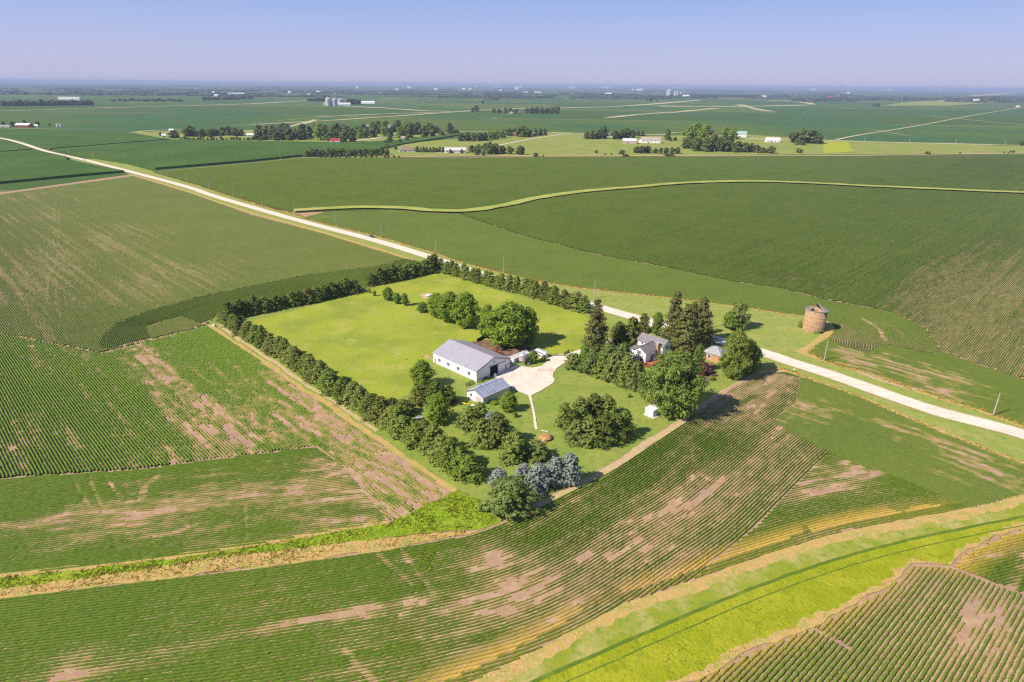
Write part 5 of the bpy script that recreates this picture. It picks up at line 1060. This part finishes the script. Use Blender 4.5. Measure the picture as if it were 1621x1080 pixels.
prop('garden_swing', 'dark wooden A-frame swing beside the feed bin bushes', 'swing', 837, 578, [('frame', lambda m: [m.tube(p, .06, 6) for p in ([(-.9, -.7, 0), (-.9, 0, 1.9)], [(-.9, .7, 0), (-.9, 0, 1.9)], [(.9, -.7, 0), (.9, 0, 1.9)], [(.9, .7, 0), (.9, 0, 1.9)], [(-1, 0, 1.9), (1, 0, 1.9)])], 'dark_wood'), ('seat', lambda m: (m.box(-.65, .65, -.25, .25, .45, .52), m.box(-.65, .65, .2, .26, .52, 1.0)), 'white_metal'), ('chain', lambda m: (m.tube([(-.6, 0, 1.85), (-.6, 0, .5)], .02, 4), m.tube([(.6, 0, 1.85), (.6, 0, .5)], .02, 4)), 'grey_trim')], 30)
prop('mailbox', 'white mailbox on a post at the road edge', 'mailbox', 1257, 589.5, [('post', lambda m: m.box(-.06, .06, -.06, .06, 0, 1.05), 'grey_wood'), ('box', lambda m: m.prism([(-.16, 1.05), (.16, 1.05), (.16, 1.3), (.1, 1.4), (-.1, 1.4), (-.16, 1.3)], 'x', -.35, .35), 'white_metal'), ('flag', lambda m: m.box(.05, .3, -.2, -.175, 1.25, 1.4), 'red_paint')], -44)
prop('planter', 'round dark planter on gravel near the horse trailer', 'planter', 867.5, 572, [('pot', lambda m: m.lathe([(.45, 0), (.6, .5), (.5, .5), (.45, .3)], 14), 'dark_wood'), ('soil', lambda m: m.lathe([(.49, .42), (.01, .45)], 14), 'dark_soil')])
prop('chair', 'small dark chair at the shed end of the gravel yard', 'chair', 795.5, 602, [('seat', lambda m: m.box(-.3, .3, -.3, .3, .42, .5), 'dark_wood'), ('backrest', lambda m: m.box(-.3, .3, .25, .31, .5, 1.0), 'dark_wood')] + [('leg', (lambda m, x=x, y=y: m.box(x - .03, x + .03, y - .03, y + .03, 0, .42)), 'dark_wood') for x in (-.26, .26) for y in (-.26, .26)], 40)

# ================================================================== FAR COUNTRY
def far_crown(shape, seed, H=10., Rr=4.6, ncl=70, nl=20, leaf=.62):
    me = crown_mesh('crown', 'far_leaf', H, Rr, shape, ncl, nl, leaf, seed, 1.3, .08 if shape == 'round' else .03); return me
FAR = {'r': [far_crown('round', 300 + i) for i in range(4)], 'c': [far_crown('cedar', 340 + i, Rr=3.6) for i in range(3)], 'b': [far_crown('round', 360 + i, 10., 7.5) for i in range(2)]}
for v_, m_ in (('r', 'far_leaf'),): pass
FB = []
for me in FAR['r'][:2]:
    c_ = me.copy(); c_.materials.clear(); c_.materials.append(MATS['maple_leaf']); FB.append(c_)
FAR['g'] = FB
FT_N = [0]
def ft(px, by, h, w=None, k='r', label='', group=''):
    g = P(px, by); s, dep = pxm(g); me = FAR[k][FT_N[0] % len(FAR[k])]; FT_N[0] += 1
    H = h / s; w = w or h * {'r': 1.15, 'g': 1.1, 'c': .85, 'b': 2.0}[k]; Rr = w / s / 2
    base = {'r': 4.6, 'g': 4.6, 'c': 3.6, 'b': 7.5}[k]
    o = link('tree', me); o.location = (g[0], g[1] + Rr * .6, -.02 * H); o.rotation_euler = (0, 0, rng.uniform(0, 6.28)); o.scale = (Rr / base, Rr / base, H / 10.2)
    tag(o, label, 'tree', group)
VG = 'trees of the village belt beyond the corn'; VL = 'green tree in the long village belt beyond the tall corn'
for a in [(254, 216, 6), (273, 219.5, 12, 20), (297, 217, 16, 28), (318, 218, 11), (331, 218, 12), (342, 216, 9), (350, 215, 13, 16), (361, 215, 14, 16), (371, 215.5, 12), (382, 215, 7), (407, 222, 16), (418, 222, 17, 24), (437, 223, 14, 20), (448, 222, 13), (457, 223, 18, 20), (466, 221, 16), (476, 222, 17), (489, 220, 19, 18), (521, 224, 13), (532, 222, 14), (543, 225.5, 16), (551, 220, 15), (557, 225.5, 20, 16), (566, 216, 14), (579, 216, 14), (590, 218, 20, 18), (598, 211, 18), (617, 219, 15, 14), (629, 204, 13, 13), (638, 217, 12), (654, 214, 17), (661, 214, 20, 16), (671, 218, 18, 18), (678, 212, 16), (684, 216, 17, 18), (697, 215, 9), (690, 212, 11), (712, 212, 16, 15), (718, 213, 7, 14), (724, 212, 6), (575, 207, 10), (600, 204, 11), (645, 205, 12), (610, 200, 9), (449, 203, 7), (480, 205, 8), (530, 207, 9), (500, 208, 12)]: ft(*a, label=VL, group=VG)
for a in [(506, 223, 26, 22), (514, 221, 18), (608, 216, 22, 14), (570, 219, 14), (647, 212, 18, 18), (632, 219, 16, 14), (578, 218, 13)]: ft(*a, k='g', label='bright yellow-green tree in the long village belt beyond the corn', group='bright trees of the village belt')
for i in range(34):
    x_ = rng.uniform(402, 700); ft(x_, 214 + rng.uniform(-6, 5), rng.uniform(9, 15), label=VL, group=VG)
for i in range(10):
    x_ = rng.uniform(285, 385); ft(x_, 214 + rng.uniform(-3, 3), rng.uniform(8, 12), label=VL, group=VG)
for i in range(26): ft(286 + i * 5.2 + rng.uniform(-1.5, 1.5), 222.5 + rng.uniform(-.6, .8), rng.uniform(3.5, 6), k='r', label='low shrub in the row along the near side of the village belt', group='shrubs before the village belt')
for a in [(617, 228, 10), (610, 228.5, 6), (633, 227, 7), (644, 224.5, 7)]: ft(*a, label='small tree on the grass between the village and the corn wedge', group='small trees before the village')
for i in range(15): ft(485 + i * 8.4 + rng.uniform(-1.5, 1.5), 248.5 - i * .12, rng.uniform(9.5, 12.5), 13, 'r', 'dark shrubby tree in the hedge row bordering corn and soybeans', 'dark hedge row trees at the corn edge')
for i in range(16): ft(505 + i * 8.5 + rng.uniform(-3, 3), 250.2, rng.uniform(3, 5.5), None, 'r', 'low bush under the dark hedge row at the soybean edge', 'low bushes under the dark hedge row')
for i in range(9): ft(660 + i * 5.2, 241.5 + rng.uniform(-.5, .5), rng.uniform(7, 9.5), 7, 'c' if i % 3 else 'r', 'tree in the short row between the two nearest village houses', 'trees between the two houses')
for a in [(612, 236, 8), (626, 237, 6), (604, 243, 10), (612, 246, 9), (713, 243, 7, 6, 'c'), (731, 243, 7, 6, 'c'), (747, 242, 11), (757, 243, 13), (768, 240, 12), (775, 245.5, 19, 17), (785, 244.5, 16), (796, 244, 12), (807, 244.5, 12, 14), (824, 245.5, 13, 17), (755, 246.5, 8), (765, 247, 7)]: ft(*a, label='green tree around the white ranch house by the meadow', group='trees around the white ranch house')
for a in [(730, 224, 12, 14), (740, 224, 13, 14), (750, 224, 12, 14), (760, 223.5, 12, 14), (768, 223, 12, 14), (805, 216, 13, 15), (816, 216, 12), (827, 217.5, 17, 24), (838, 217, 11), (847, 215.5, 12, 12, 'c'), (856, 215, 11, 9, 'c'), (863, 214.5, 10, 8, 'c')]: ft(*a, label='dark tree in the line along the curved meadow lane', group='dark trees along the curved lane')
for a in [(776, 221.5, 13), (785, 221, 14), (795, 219, 13)]: ft(*a, k='g', label='yellow-green tree in the line along the curved meadow lane', group='yellow-green trees along the curved lane')
for a in [(929, 220.5, 11, 14), (938, 221, 13, 15), (948, 220.5, 13, 14), (957, 220, 19, 15), (974, 221, 13, 16), (984, 220.5, 15), (993, 220, 16, 15), (1002, 218.5, 12, 13), (1010, 216, 9, 9, 'c'), (1017, 216, 9, 8, 'c')]: ft(*a, label='dark tree of the grove beside the long pinkish shed', group='dark trees beside the pinkish shed')
for a in [(1057, 222.5, 17, 11), (1062, 224, 6), (1069, 223.5, 6), (944, 243, 5), (985, 245, 7, 12), (958, 245.5, 3), (968, 245.5, 3)]: ft(*a, label='lone small tree on the meadow about the brown roofed house', group='lone meadow trees')
for a in [(1092, 226, 24, 26), (1104, 224, 27, 28), (1118, 225, 26, 26), (1150, 220, 17, 22), (1162, 221, 16, 20), (1112, 232, 24, 24)]: ft(*a, k='g', label='tall bright green tree of the dense grove beyond the soybeans', group='bright trees of the dense grove')
for a in [(1090, 236, 16, 22), (1104, 240, 20, 24), (1120, 241, 20, 24), (1132, 240, 25, 24), (1144, 241, 20, 22), (1155, 240, 22, 22), (1168, 242, 17, 20), (1180, 242, 15, 18), (1190, 242, 14, 16), (1199, 242.5, 12, 14), (1008, 243, 10, 14), (1017, 243.5, 11, 16), (1026, 243, 11, 16), (1038, 243.5, 8), (1046, 244, 9), (1055, 243.5, 9), (1064, 244, 10), (1073, 244, 10), (1208, 243, 9, 14), (1222, 243.5, 11, 18)]: ft(*a, label='dark tree along the near edge of the dense grove', group='dark trees edging the dense grove')
for a in [(1259, 227, 16, 22), (1272, 227.5, 21, 30), (1287, 228, 21, 30), (1297, 228.5, 15, 18), (1262, 230, 9), (1272, 230.5, 8)]: ft(*a, label='grey-green willow in the clump at the end of the pale lane', group='willows at the pale lane')
ft(1266, 243, 7, 13, 'r', 'small bush on the meadow before the willow clump', 'lone meadow bush'); ft(1470, 245, 5, 10, 'r', 'low dark bush on the tan track beneath the green meadow', 'bush on the tan track')
for a in [(1520, 244, 3), (1590, 243, 3), (1604, 242.5, 4, 8), (848, 248.5, 6, 11), (991, 248.5, 3.5, 14), (1061, 248, 4, 20), (1597, 243.5, 3), (860, 248.5, 3), (1619, 231, 8, 10)]: ft(*a, label='weedy bush along the tan track beyond the soybeans', group='weedy bushes on the tan track')
for a in [(754, 177, 9, 11), (748, 178, 6), (764, 178.5, 3), (782, 179, 7), (790, 179.5, 7), (800, 179.5, 8), (808, 180, 8), (817, 180, 7), (834, 179.5, 8), (842, 180, 9), (850, 180, 10), (858, 180.5, 10), (866, 180.5, 9), (874, 180, 10), (882, 179.5, 11, 12), (764, 164.5, 5)]: ft(*a, label='distant tree in the farmstead rows amid the wide green fields', group='trees of the distant farmstead rows')
for a in [(1024, 160, 4), (1030, 160.5, 7), (1040, 160, 4), (4, 199, 6), (18, 201, 8, 12), (38, 195.5, 5), (58, 199, 6, 9), (78, 199, 4), (1383, 168.5, 5), (1390, 168.5, 5, 8), (1203, 154, 5), (1223, 154, 4), (1300, 157, 3.5), (1326, 156, 4), (1310, 157, 3)]: ft(*a, label='tiny far tree near a lone farmstead on the plain', group='tiny far farmstead trees')
for i in range(26): ft(2 + i * 5.7 + rng.uniform(-2, 2), 168.2 - i * .05, rng.uniform(6, 10), 11, 'r', 'tree of the dark wood by the white warehouse on the plain', 'trees of the dark far wood')
for i in range(14): ft(180 + i * 8 + rng.uniform(-3, 3), 161.5 - rng.uniform(0, 1.5), rng.uniform(3, 5), 11, 'r', 'tree of the thin far wood line beyond the warehouse', 'trees of the thin far wood line')
for i in range(10): ft(322 + i * 8 + rng.uniform(-2, 2), 159 - i * .2, rng.uniform(4, 6), 11, 'r', 'tree of the far wood before the grain elevator', 'trees of the far wood before the elevator')
for i in range(11): ft(488 + i * 3.4, 160.5, rng.uniform(3.5, 6), 7, 'r', 'tree behind the large grey grain elevator', 'trees behind the large elevator')
for i in range(6): ft(551 + i * 3.6, 165.5, rng.uniform(6, 9), 8, 'r', 'tree between the elevator and the bright yard', 'trees beside the bright yard')
for i in range(14): ft(1536 + i * 4.4, 161 - abs(i - 7) * .2, rng.uniform(5, 8), 9, 'r', 'tree of the far farmstead by the stubble field', 'trees by the stubble field')
# woods and shelter belts right out to the horizon: one mass
def far_woods():
    g = np.random.default_rng(77); V = []; F = []; k = 0
    for i in range(330):
        y = 131.5 + 7.0 * (1 - ROLL * 0) ; d = 5200 * (60000 / 5200) ** (g.random() ** 1.1); u = g.uniform(-.95, .95); x = u * d * .85
        L = g.uniform(60, 700) * (1 + d / 14000); Wd = g.uniform(25, 80) * (1 + d / 15000); n = max(3, int(L / 30)); an = R(8) + (math.pi / 2 if g.random() < .35 else 0) + g.normal(0, .1)
        for j in range(min(n, 26)):
            t = (j / max(1, min(n, 26) - 1) - .5) * L; cx = x + t * math.cos(an) + g.normal(0, Wd * .2); cy = d + t * math.sin(an) + g.normal(0, Wd * .2); r = L / min(n, 26) * .8 + g.uniform(6, 16); h = g.uniform(8, 17)
            ring = []
            for (f, z) in ((1.0, 0), (1.05, .45), (.62, .86)):
                for q in range(7):
                    a = q * 2 * math.pi / 7 + g.uniform(-.2, .2); rr = r * f * g.uniform(.8, 1.15); V.append((cx + rr * math.cos(a), cy + rr * math.sin(a), h * z * g.uniform(.85, 1.1)))
            V.append((cx, cy, h)); V.append((cx, cy, h))
            for b_ in (0, 7):
                for q in range(7): F.append((k + b_ + q, k + b_ + (q + 1) % 7, k + b_ + 7 + (q + 1) % 7, k + b_ + 7 + q))
            for q in range(7): F.append((k + 14 + q, k + 14 + (q + 1) % 7, k + 21, k + 22))
            k += 23
    V = np.array(V); F = np.array(F)
    tag(link('far_woods', mesh_np('far_woods', V, F, 'far_wood_leaf', 4, {'leaf': ('FACE', g.random(len(F)))})), kind='stuff')
far_woods()
# far houses
def house(px, py, wpx, hpx, wall, roof, label, yaw=0., cat='house', name='farm_house', depth=.6, hip=False, rise=.45, win=True, group=None, door=True, chimney=False):
    g = P(px, py); s, dep = pxm(g); L = wpx / s; W = min(L * depth, 16); H = hpx / s; ev = H * (1 - rise)
    e, w, rf = gable_house(name, (g[0], g[1] + W / 2), yaw, L, W, ev, H * rise, wall, roof, label, cat, hip=hip, over=.5, group=group)
    if win:
        n = max(1, int(L / 6))
        for i in range(n): on_wall(e, '-y', (i + .5 - n / 2) * L / n + .8, ev * .38, 1.4, min(1.4, ev * .4), 'glass', 'window', depth=.06)
    if door: on_wall(e, '-y', -L * .12, 0, min(3.0, L * .2), min(2.6, ev * .8), 'grey_trim', 'door', depth=.05)
    if chimney:
        m = MB(); m.box(L * .2, L * .2 + 1, -.5, .5, H - .4, H + 1.4); m.build('chimney', 'brick', rf)
    return e
house(34.5, 201.5, 22, 5.5, 'red_paint', 'white_metal', 'long red barn with a bright white roof beyond the corn', 0, 'barn', 'barn', win=False)
house(7, 201.5, 15, 3, 'siding', 'grey_shingle', 'low grey roofed shed beside the long red barn', 0, 'shed', 'shed', win=False); house(57, 201, 5, 3.5, 'siding', 'pale_roof', 'tiny white house under a lone tree beyond the corn', 0)
house(259, 218, 6, 6, 'siding', 'white_metal', 'white house at the left end of the village belt', 20); house(271, 209, 7, 4.5, 'siding', 'white_metal', 'white shed behind the first trees of the village belt', 5, 'shed', 'shed', win=False); house(396, 216.5, 11, 5, 'pale_roof', 'pale_roof', 'pale pinkish house on the lawn between village trees', 0)
house(530, 226, 15, 6, 'siding', 'red_paint', 'white house with a red-brown roof in the village', 5); house(543, 206, 16, 6, 'brick', 'brown_shingle', 'brick building with a tall chimney among village trees', 0, 'building', 'brick_building', chimney=True)
house(549, 220, 5, 8, 'siding', 'white_metal', 'narrow white house hidden between two village trees', 10); house(583, 202, 8, 4, 'siding', 'grey_shingle', 'grey roofed house above the village trees', 0); house(617, 204, 11, 6, 'pale_roof', 'shingle', 'large greyish house behind the bright village tree', 0); house(638, 221, 6, 5, 'siding', 'pink_shingle', 'small pale house at the end of the village lane', 0); house(703, 215, 7, 5, 'brick', 'brown_shingle', 'brown house under the last village trees', 0)
house(643, 241, 25, 8, 'siding', 'brown_shingle', 'brown hip roofed ranch house with pale garage door', 12, hip=True, rise=.6); house(720, 242.5, 33, 8, 'siding', 'pale_roof', 'long white ranch house with a pale roof by the meadow', 8, depth=.35)
house(814, 216, 7, 6, 'brick', 'pink_shingle', 'pinkish house between trees on the curved lane', 0); house(965, 217, 9, 5, 'siding', 'pink_shingle', 'white house half hidden in the dark grove', 0); house(997, 228, 21, 8, 'pink_metal', 'pale_roof', 'long pinkish shed on the open meadow', -8, 'shed', 'shed', win=False, depth=.5)
house(1031, 227, 30, 9, 'siding', 'pink_shingle', 'long white house with brownish roof on the meadow', -6, depth=.45); house(1016, 226, 8, 4, 'siding', 'white_metal', 'small white shed between the long shed and house', 0, 'shed', 'shed', win=False); house(1174.5, 217.5, 15, 9, 'siding', 'green_roof', 'white pole barn with pale green roof past the grove', -12, 'barn', 'pole_barn', win=False); house(1126, 215, 7, 4, 'red_paint', 'red_paint', 'bright red roof peeping between the grove crowns', 0, 'barn', 'barn', win=False); house(1225, 225.5, 21, 7, 'siding', 'pale_roof', 'pale house with a grey gable beside the willow clump', -10, rise=.6)
house(109, 158, 34, 4, 'white_metal', 'white_metal', 'long white warehouse beyond the dark far wood', 0, 'warehouse', 'warehouse', win=False, rise=.15, depth=.3); house(371, 150, 21, 2.5, 'white_metal', 'white_metal', 'long white warehouse near the horizon before the elevator', 0, 'warehouse', 'warehouse', win=False, rise=.15, depth=.3)
house(544, 167, 21, 4, 'siding', 'pale_roof', 'long white grain shed at the large elevator', 5, 'shed', 'grain_shed', win=False, depth=.4); house(582, 164.5, 22, 3.8, 'siding', 'white_metal', 'bright white store on the pinkish yard by the elevator', 0, 'building', 'store', win=False, depth=.4)
house(809, 180.2, 4, 3, 'siding', 'pink_shingle', 'tiny pink roofed house in the farmstead rows', 0); house(852, 179.5, 5, 3.5, 'siding', 'pink_shingle', 'small house between the distant farmstead trees', 0); house(1314, 157, 6, 4, 'red_paint', 'red_paint', 'small far red barn beside dark trees', 0, 'barn', 'barn', win=False); house(1327, 154.5, 5, 3, 'siding', 'grey_shingle', 'white house beside the small far red barn', 0)
house(1546, 160.5, 8, 3.5, 'siding', 'pale_roof', 'white house of the far farmstead by the stubble', 0); house(1558, 160.5, 4, 4, 'siding', 'white_metal', 'narrow white shed of the far stubble farmstead', 0, 'shed', 'shed', win=False); house(1612, 170, 5, 2.5, 'siding', 'pale_roof', 'tiny white house at the far end of the tan diagonal lane', 0)
house(831, 147.5, 9, 2.5, 'siding', 'pink_shingle', 'pale far farmhouse at the end of the straight far lane', 0); house(851, 147.5, 11, 3, 'siding', 'pink_shingle', 'pinkish far farm building beside the pale farmhouse', 0, win=False)
house(963, 150, 10, 2.8, 'siding', 'white_metal', 'white far sheds beside the dark clump before the bins', 0, 'shed', 'shed', win=False); house(1209, 154, 8, 2.4, 'siding', 'white_metal', 'white far house between two dark trees', 0)
FS = [(458, 146.5, 3), (489, 150.5, 3), (504, 146, 5), (602, 149, 3), (565, 139, 3), (648, 139, 5), (628, 142.5, 5), (690, 141.5, 4), (734, 141.5, 4), (744, 141.5, 3), (754, 138, 3), (817, 139, 4), (824, 138, 3), (818, 141, 4), (903, 139, 5), (908, 139.5, 4), (957, 139, 6), (965, 138.5, 8), (991, 134.8, 5), (1007, 143, 10), (1014, 142.5, 6), (1041, 133.6, 8), (1052, 133.2, 5), (1068, 134, 3), (1075, 139, 12), (1130, 136, 3), (1210, 135, 4), (1286, 142.5, 6), (1290, 142.5, 3), (1343, 147.5, 3), (1388, 134, 6), (1398, 142.5, 4), (1408, 142.5, 8), (1416, 136, 6), (1450, 139, 6), (1466, 138, 7), (1475, 139, 7), (1476, 142.5, 4), (1489, 135, 10), (1500, 135, 6), (1488, 142.5, 5), (1524, 132, 5), (1540, 136, 8), (1576, 138.5, 3), (1593, 132.5, 7), (1612, 138.5, 8), (1447, 133.5, 8), (1568, 131.5, 6), (1210, 134, 5), (338, 147, 3), (342, 151.5, 5), (380, 149, 10), (786, 136, 5), (792, 144, 3), (880, 135, 4), (1372, 139, 3)]
for i, (x, y, w) in enumerate(FS):
    y = max(y, 141 - x * .00864 + 2.2)
    house(x, y + 1.0, w * 1.35, 2.7, 'siding', 'white_metal', 'tiny white farm building far out on the hazy plain', 0, 'building', 'farm_building', win=False, door=False, rise=.3, group='tiny white buildings on the hazy plain')
# grain elevators
def bin_(px, py, wpx, hpx, label, group=None):
    g = P(px, py); s, _ = pxm(g); r = wpx / s / 2; H = hpx / s; e = empty('grain_bin', (g[0], g[1] + r), 0, label, 'grain bin', group)
    m = MB(); m.lathe([(r, 0), (r, H * .8)], 24, cap=False); m.build('wall', 'galvanised', e, True); m = MB(); m.lathe([(r * 1.03, H * .8), (r * .12, H), (r * .12, H * 1.03), (.01, H * 1.04)], 24); m.build('roof', 'galvanised', e)
def leg(px, py, hpx, label):
    g = P(px, py); s, _ = pxm(g); H = hpx / s; e = empty('elevator_tower', g, 0, label, 'elevator tower'); w = H * .05
    m = MB()
    for x in (-w, w):
        for y in (-w, w): m.tube([(x, y, 0), (x, y, H * .9)], .35, 4)
    for i in range(8):
        z = H * .9 * i / 8; z1 = H * .9 * (i + 1) / 8; m.tube([(-w, -w, z), (w, -w, z1)], .2, 4); m.tube([(w, w, z), (-w, w, z1)], .2, 4); m.tube([(-w, w, z), (-w, -w, z1)], .2, 4)
    m.build('lattice', 'galvanised', e); m = MB(); m.box(-w * 1.4, w * 1.4, -w * 1.4, w * 1.4, H * .9, H); m.build('head_house', 'galvanised', e)
    for k_ in (-1, 1):
        m = MB(); m.tube([(0, 0, H * .93), (k_ * H * .42, 2, H * .55)], .5, 5); m.build('spout', 'galvanised', e)
bin_(519, 168, 9, 13, 'big silver grain bin at the elevator, left of the pair'); bin_(529, 168, 9, 12, 'big silver grain bin at the elevator, right of the pair'); bin_(514, 167.5, 4, 5, 'smallest grain bin at the foot of the large elevator'); bin_(538, 165.5, 7, 9, 'silver bin beneath the elevator tower'); bin_(541, 164.5, 5, 8, 'slim silver bin behind the elevator tower'); leg(531.5, 166, 18, 'tall lattice elevator tower with sloping spouts')
bin_(589, 163.5, 4, 4, 'white tank at the end of the bright yard store'); bin_(1060, 153, 9, 11, 'biggest silver bin of the second far grain elevator'); bin_(1069, 152.5, 4, 8, 'slim bin beside the biggest one of the second elevator'); bin_(1073, 153, 4, 8, 'slim middle bin of the second far elevator'); bin_(1078, 153, 4, 7, 'slim end bin of the second far elevator'); leg(1071.5, 151.5, 15, 'slender elevator tower above the second far bins'); house(1086, 153.5, 10, 3, 'siding', 'white_metal', 'white shed at the end of the second far elevator', 0, 'shed', 'shed', win=False)
bin_(90.5, 201.5, 5, 5.5, 'silver bin of the pair standing in the corn'); bin_(95.5, 201.5, 4, 4.5, 'smaller silver bin of the pair standing in the corn'); bin_(1003, 144, 4, 5, 'pale far bin near the horizon before the woods'); bin_(1462, 139, 3.5, 4, 'pale far bin among the horizon buildings')
# pylons and turbines
def pylon_parts():
    a = MB(); H = 42
    for sx in (-1, 1):
        for sy in (-1, 1): a.tube([(sx * 4, sy * 4, 0), (sx * 1.1, sy * 1.1, H * .62), (sx * .6, sy * .6, H)], .22, 4)
    for i in range(9):
        z = H * i / 9; z1 = H * (i + 1) / 9; f = lambda z: 4 - 2.9 * z / (H * .62) if z < H * .62 else 1.1 - .5 * (z - H * .62) / (H * .38)
        for s_ in (-1, 1): a.tube([(-f(z), s_ * f(z), z), (f(z1), s_ * f(z1), z1)], .14, 4); a.tube([(f(z), s_ * f(z), z), (-f(z1), s_ * f(z1), z1)], .14, 4)
    arms = []
    for z, w in ((H * .68, 8), (H * .82, 6.5), (H * .95, 5)):
        b_ = MB(); b_.tube([(-w, 0, z), (w, 0, z)], .2, 4); b_.tube([(-w, 0, z), (0, 0, z + 2.2), (w, 0, z)], .14, 4); arms.append(b_.mesh('crossarm', 'wire'))
    return a.mesh('lattice', 'wire'), arms
PYL, PYA = pylon_parts()
for i, (x, y, h) in enumerate([(220, 190, 17), (397, 180, 16), (607, 165, 9), (691, 160, 13), (764, 158, 13), (1222, 151, 8), (1262, 150, 12), (1276, 153, 9), (1302, 148, 9), (1344, 155, 8), (1427, 158.5, 14), (1539, 158, 12), (872, 150, 8), (1000, 150, 6)]):
    g = P(x, y); s, _ = pxm(g); e = empty('transmission_tower', g, R(35), f'grey lattice transmission tower on the plain, {ordinal(i)} of the far power line', 'transmission tower', 'transmission towers on the plain'); k = h / s / 42; e.scale = (k, k, k)
    link('lattice', PYL, e)
    for a in PYA: link('crossarm', a, e)
m = MB(); m.tube([(0, 0, 0), (0, 0, 85)], [2.4, 1.3], 8); TW = m.mesh('tower', 'white_metal'); m = MB(); m.box(-1.8, 1.8, -3, 5, 84, 88); NA = m.mesh('nacelle', 'white_metal')
BL = []
for i in range(3):
    a = R(90 + 120 * i + 20); m = MB(); d_ = Vector((math.cos(a), 0, math.sin(a))); m.tube([Vector((0, -3.6, 86)), Vector((0, -3.6, 86)) + d_ * 14, Vector((0, -3.6, 86)) + d_ * 44], [1.0, 1.7, .4], 5); BL.append(m.mesh('blade', 'white_metal'))
for i, x in enumerate([88, 104, 116, 140, 155, 178, 190, 205, 216, 231, 235, 252, 262, 292, 305, 330, 362, 380, 408, 520, 594, 598, 604, 612, 617, 621, 626, 638, 650, 684, 698, 708, 722, 740, 762]):
    d = rng.uniform(17000, 24000); g0 = P(x, 141 - x * .00864 + 6); k_ = d / g0[1]; e = empty('wind_turbine', (g0[0] * k_, d), rng.uniform(-.5, .5), 'tiny white wind turbine standing on the hazy horizon', 'wind turbine', 'wind turbines on the horizon')
    link('tower', TW, e); link('nacelle', NA, e)
    for b_ in BL: link('blade', b_, e)
# ================================================================== AIR
hm = bpy.data.materials.new('haze_air'); hm.use_nodes = True; t = hm.node_tree; t.nodes.clear(); out = t.nodes.new('ShaderNodeOutputMaterial'); pv = t.nodes.new('ShaderNodeVolumePrincipled')
pv.inputs['Color'].default_value = (0.50, 0.60, 0.90, 1); pv.inputs['Density'].default_value = 7.0e-5; pv.inputs['Anisotropy'].default_value = 0.0
t.links.new(pv.outputs[0], out.inputs['Volume']); MATS['haze_air'] = hm
m = MB(); m.box(-82000, 82000, -60000, 81000, -1.0, 125.0); tag(m.build('haze', 'haze_air'), kind='stuff')
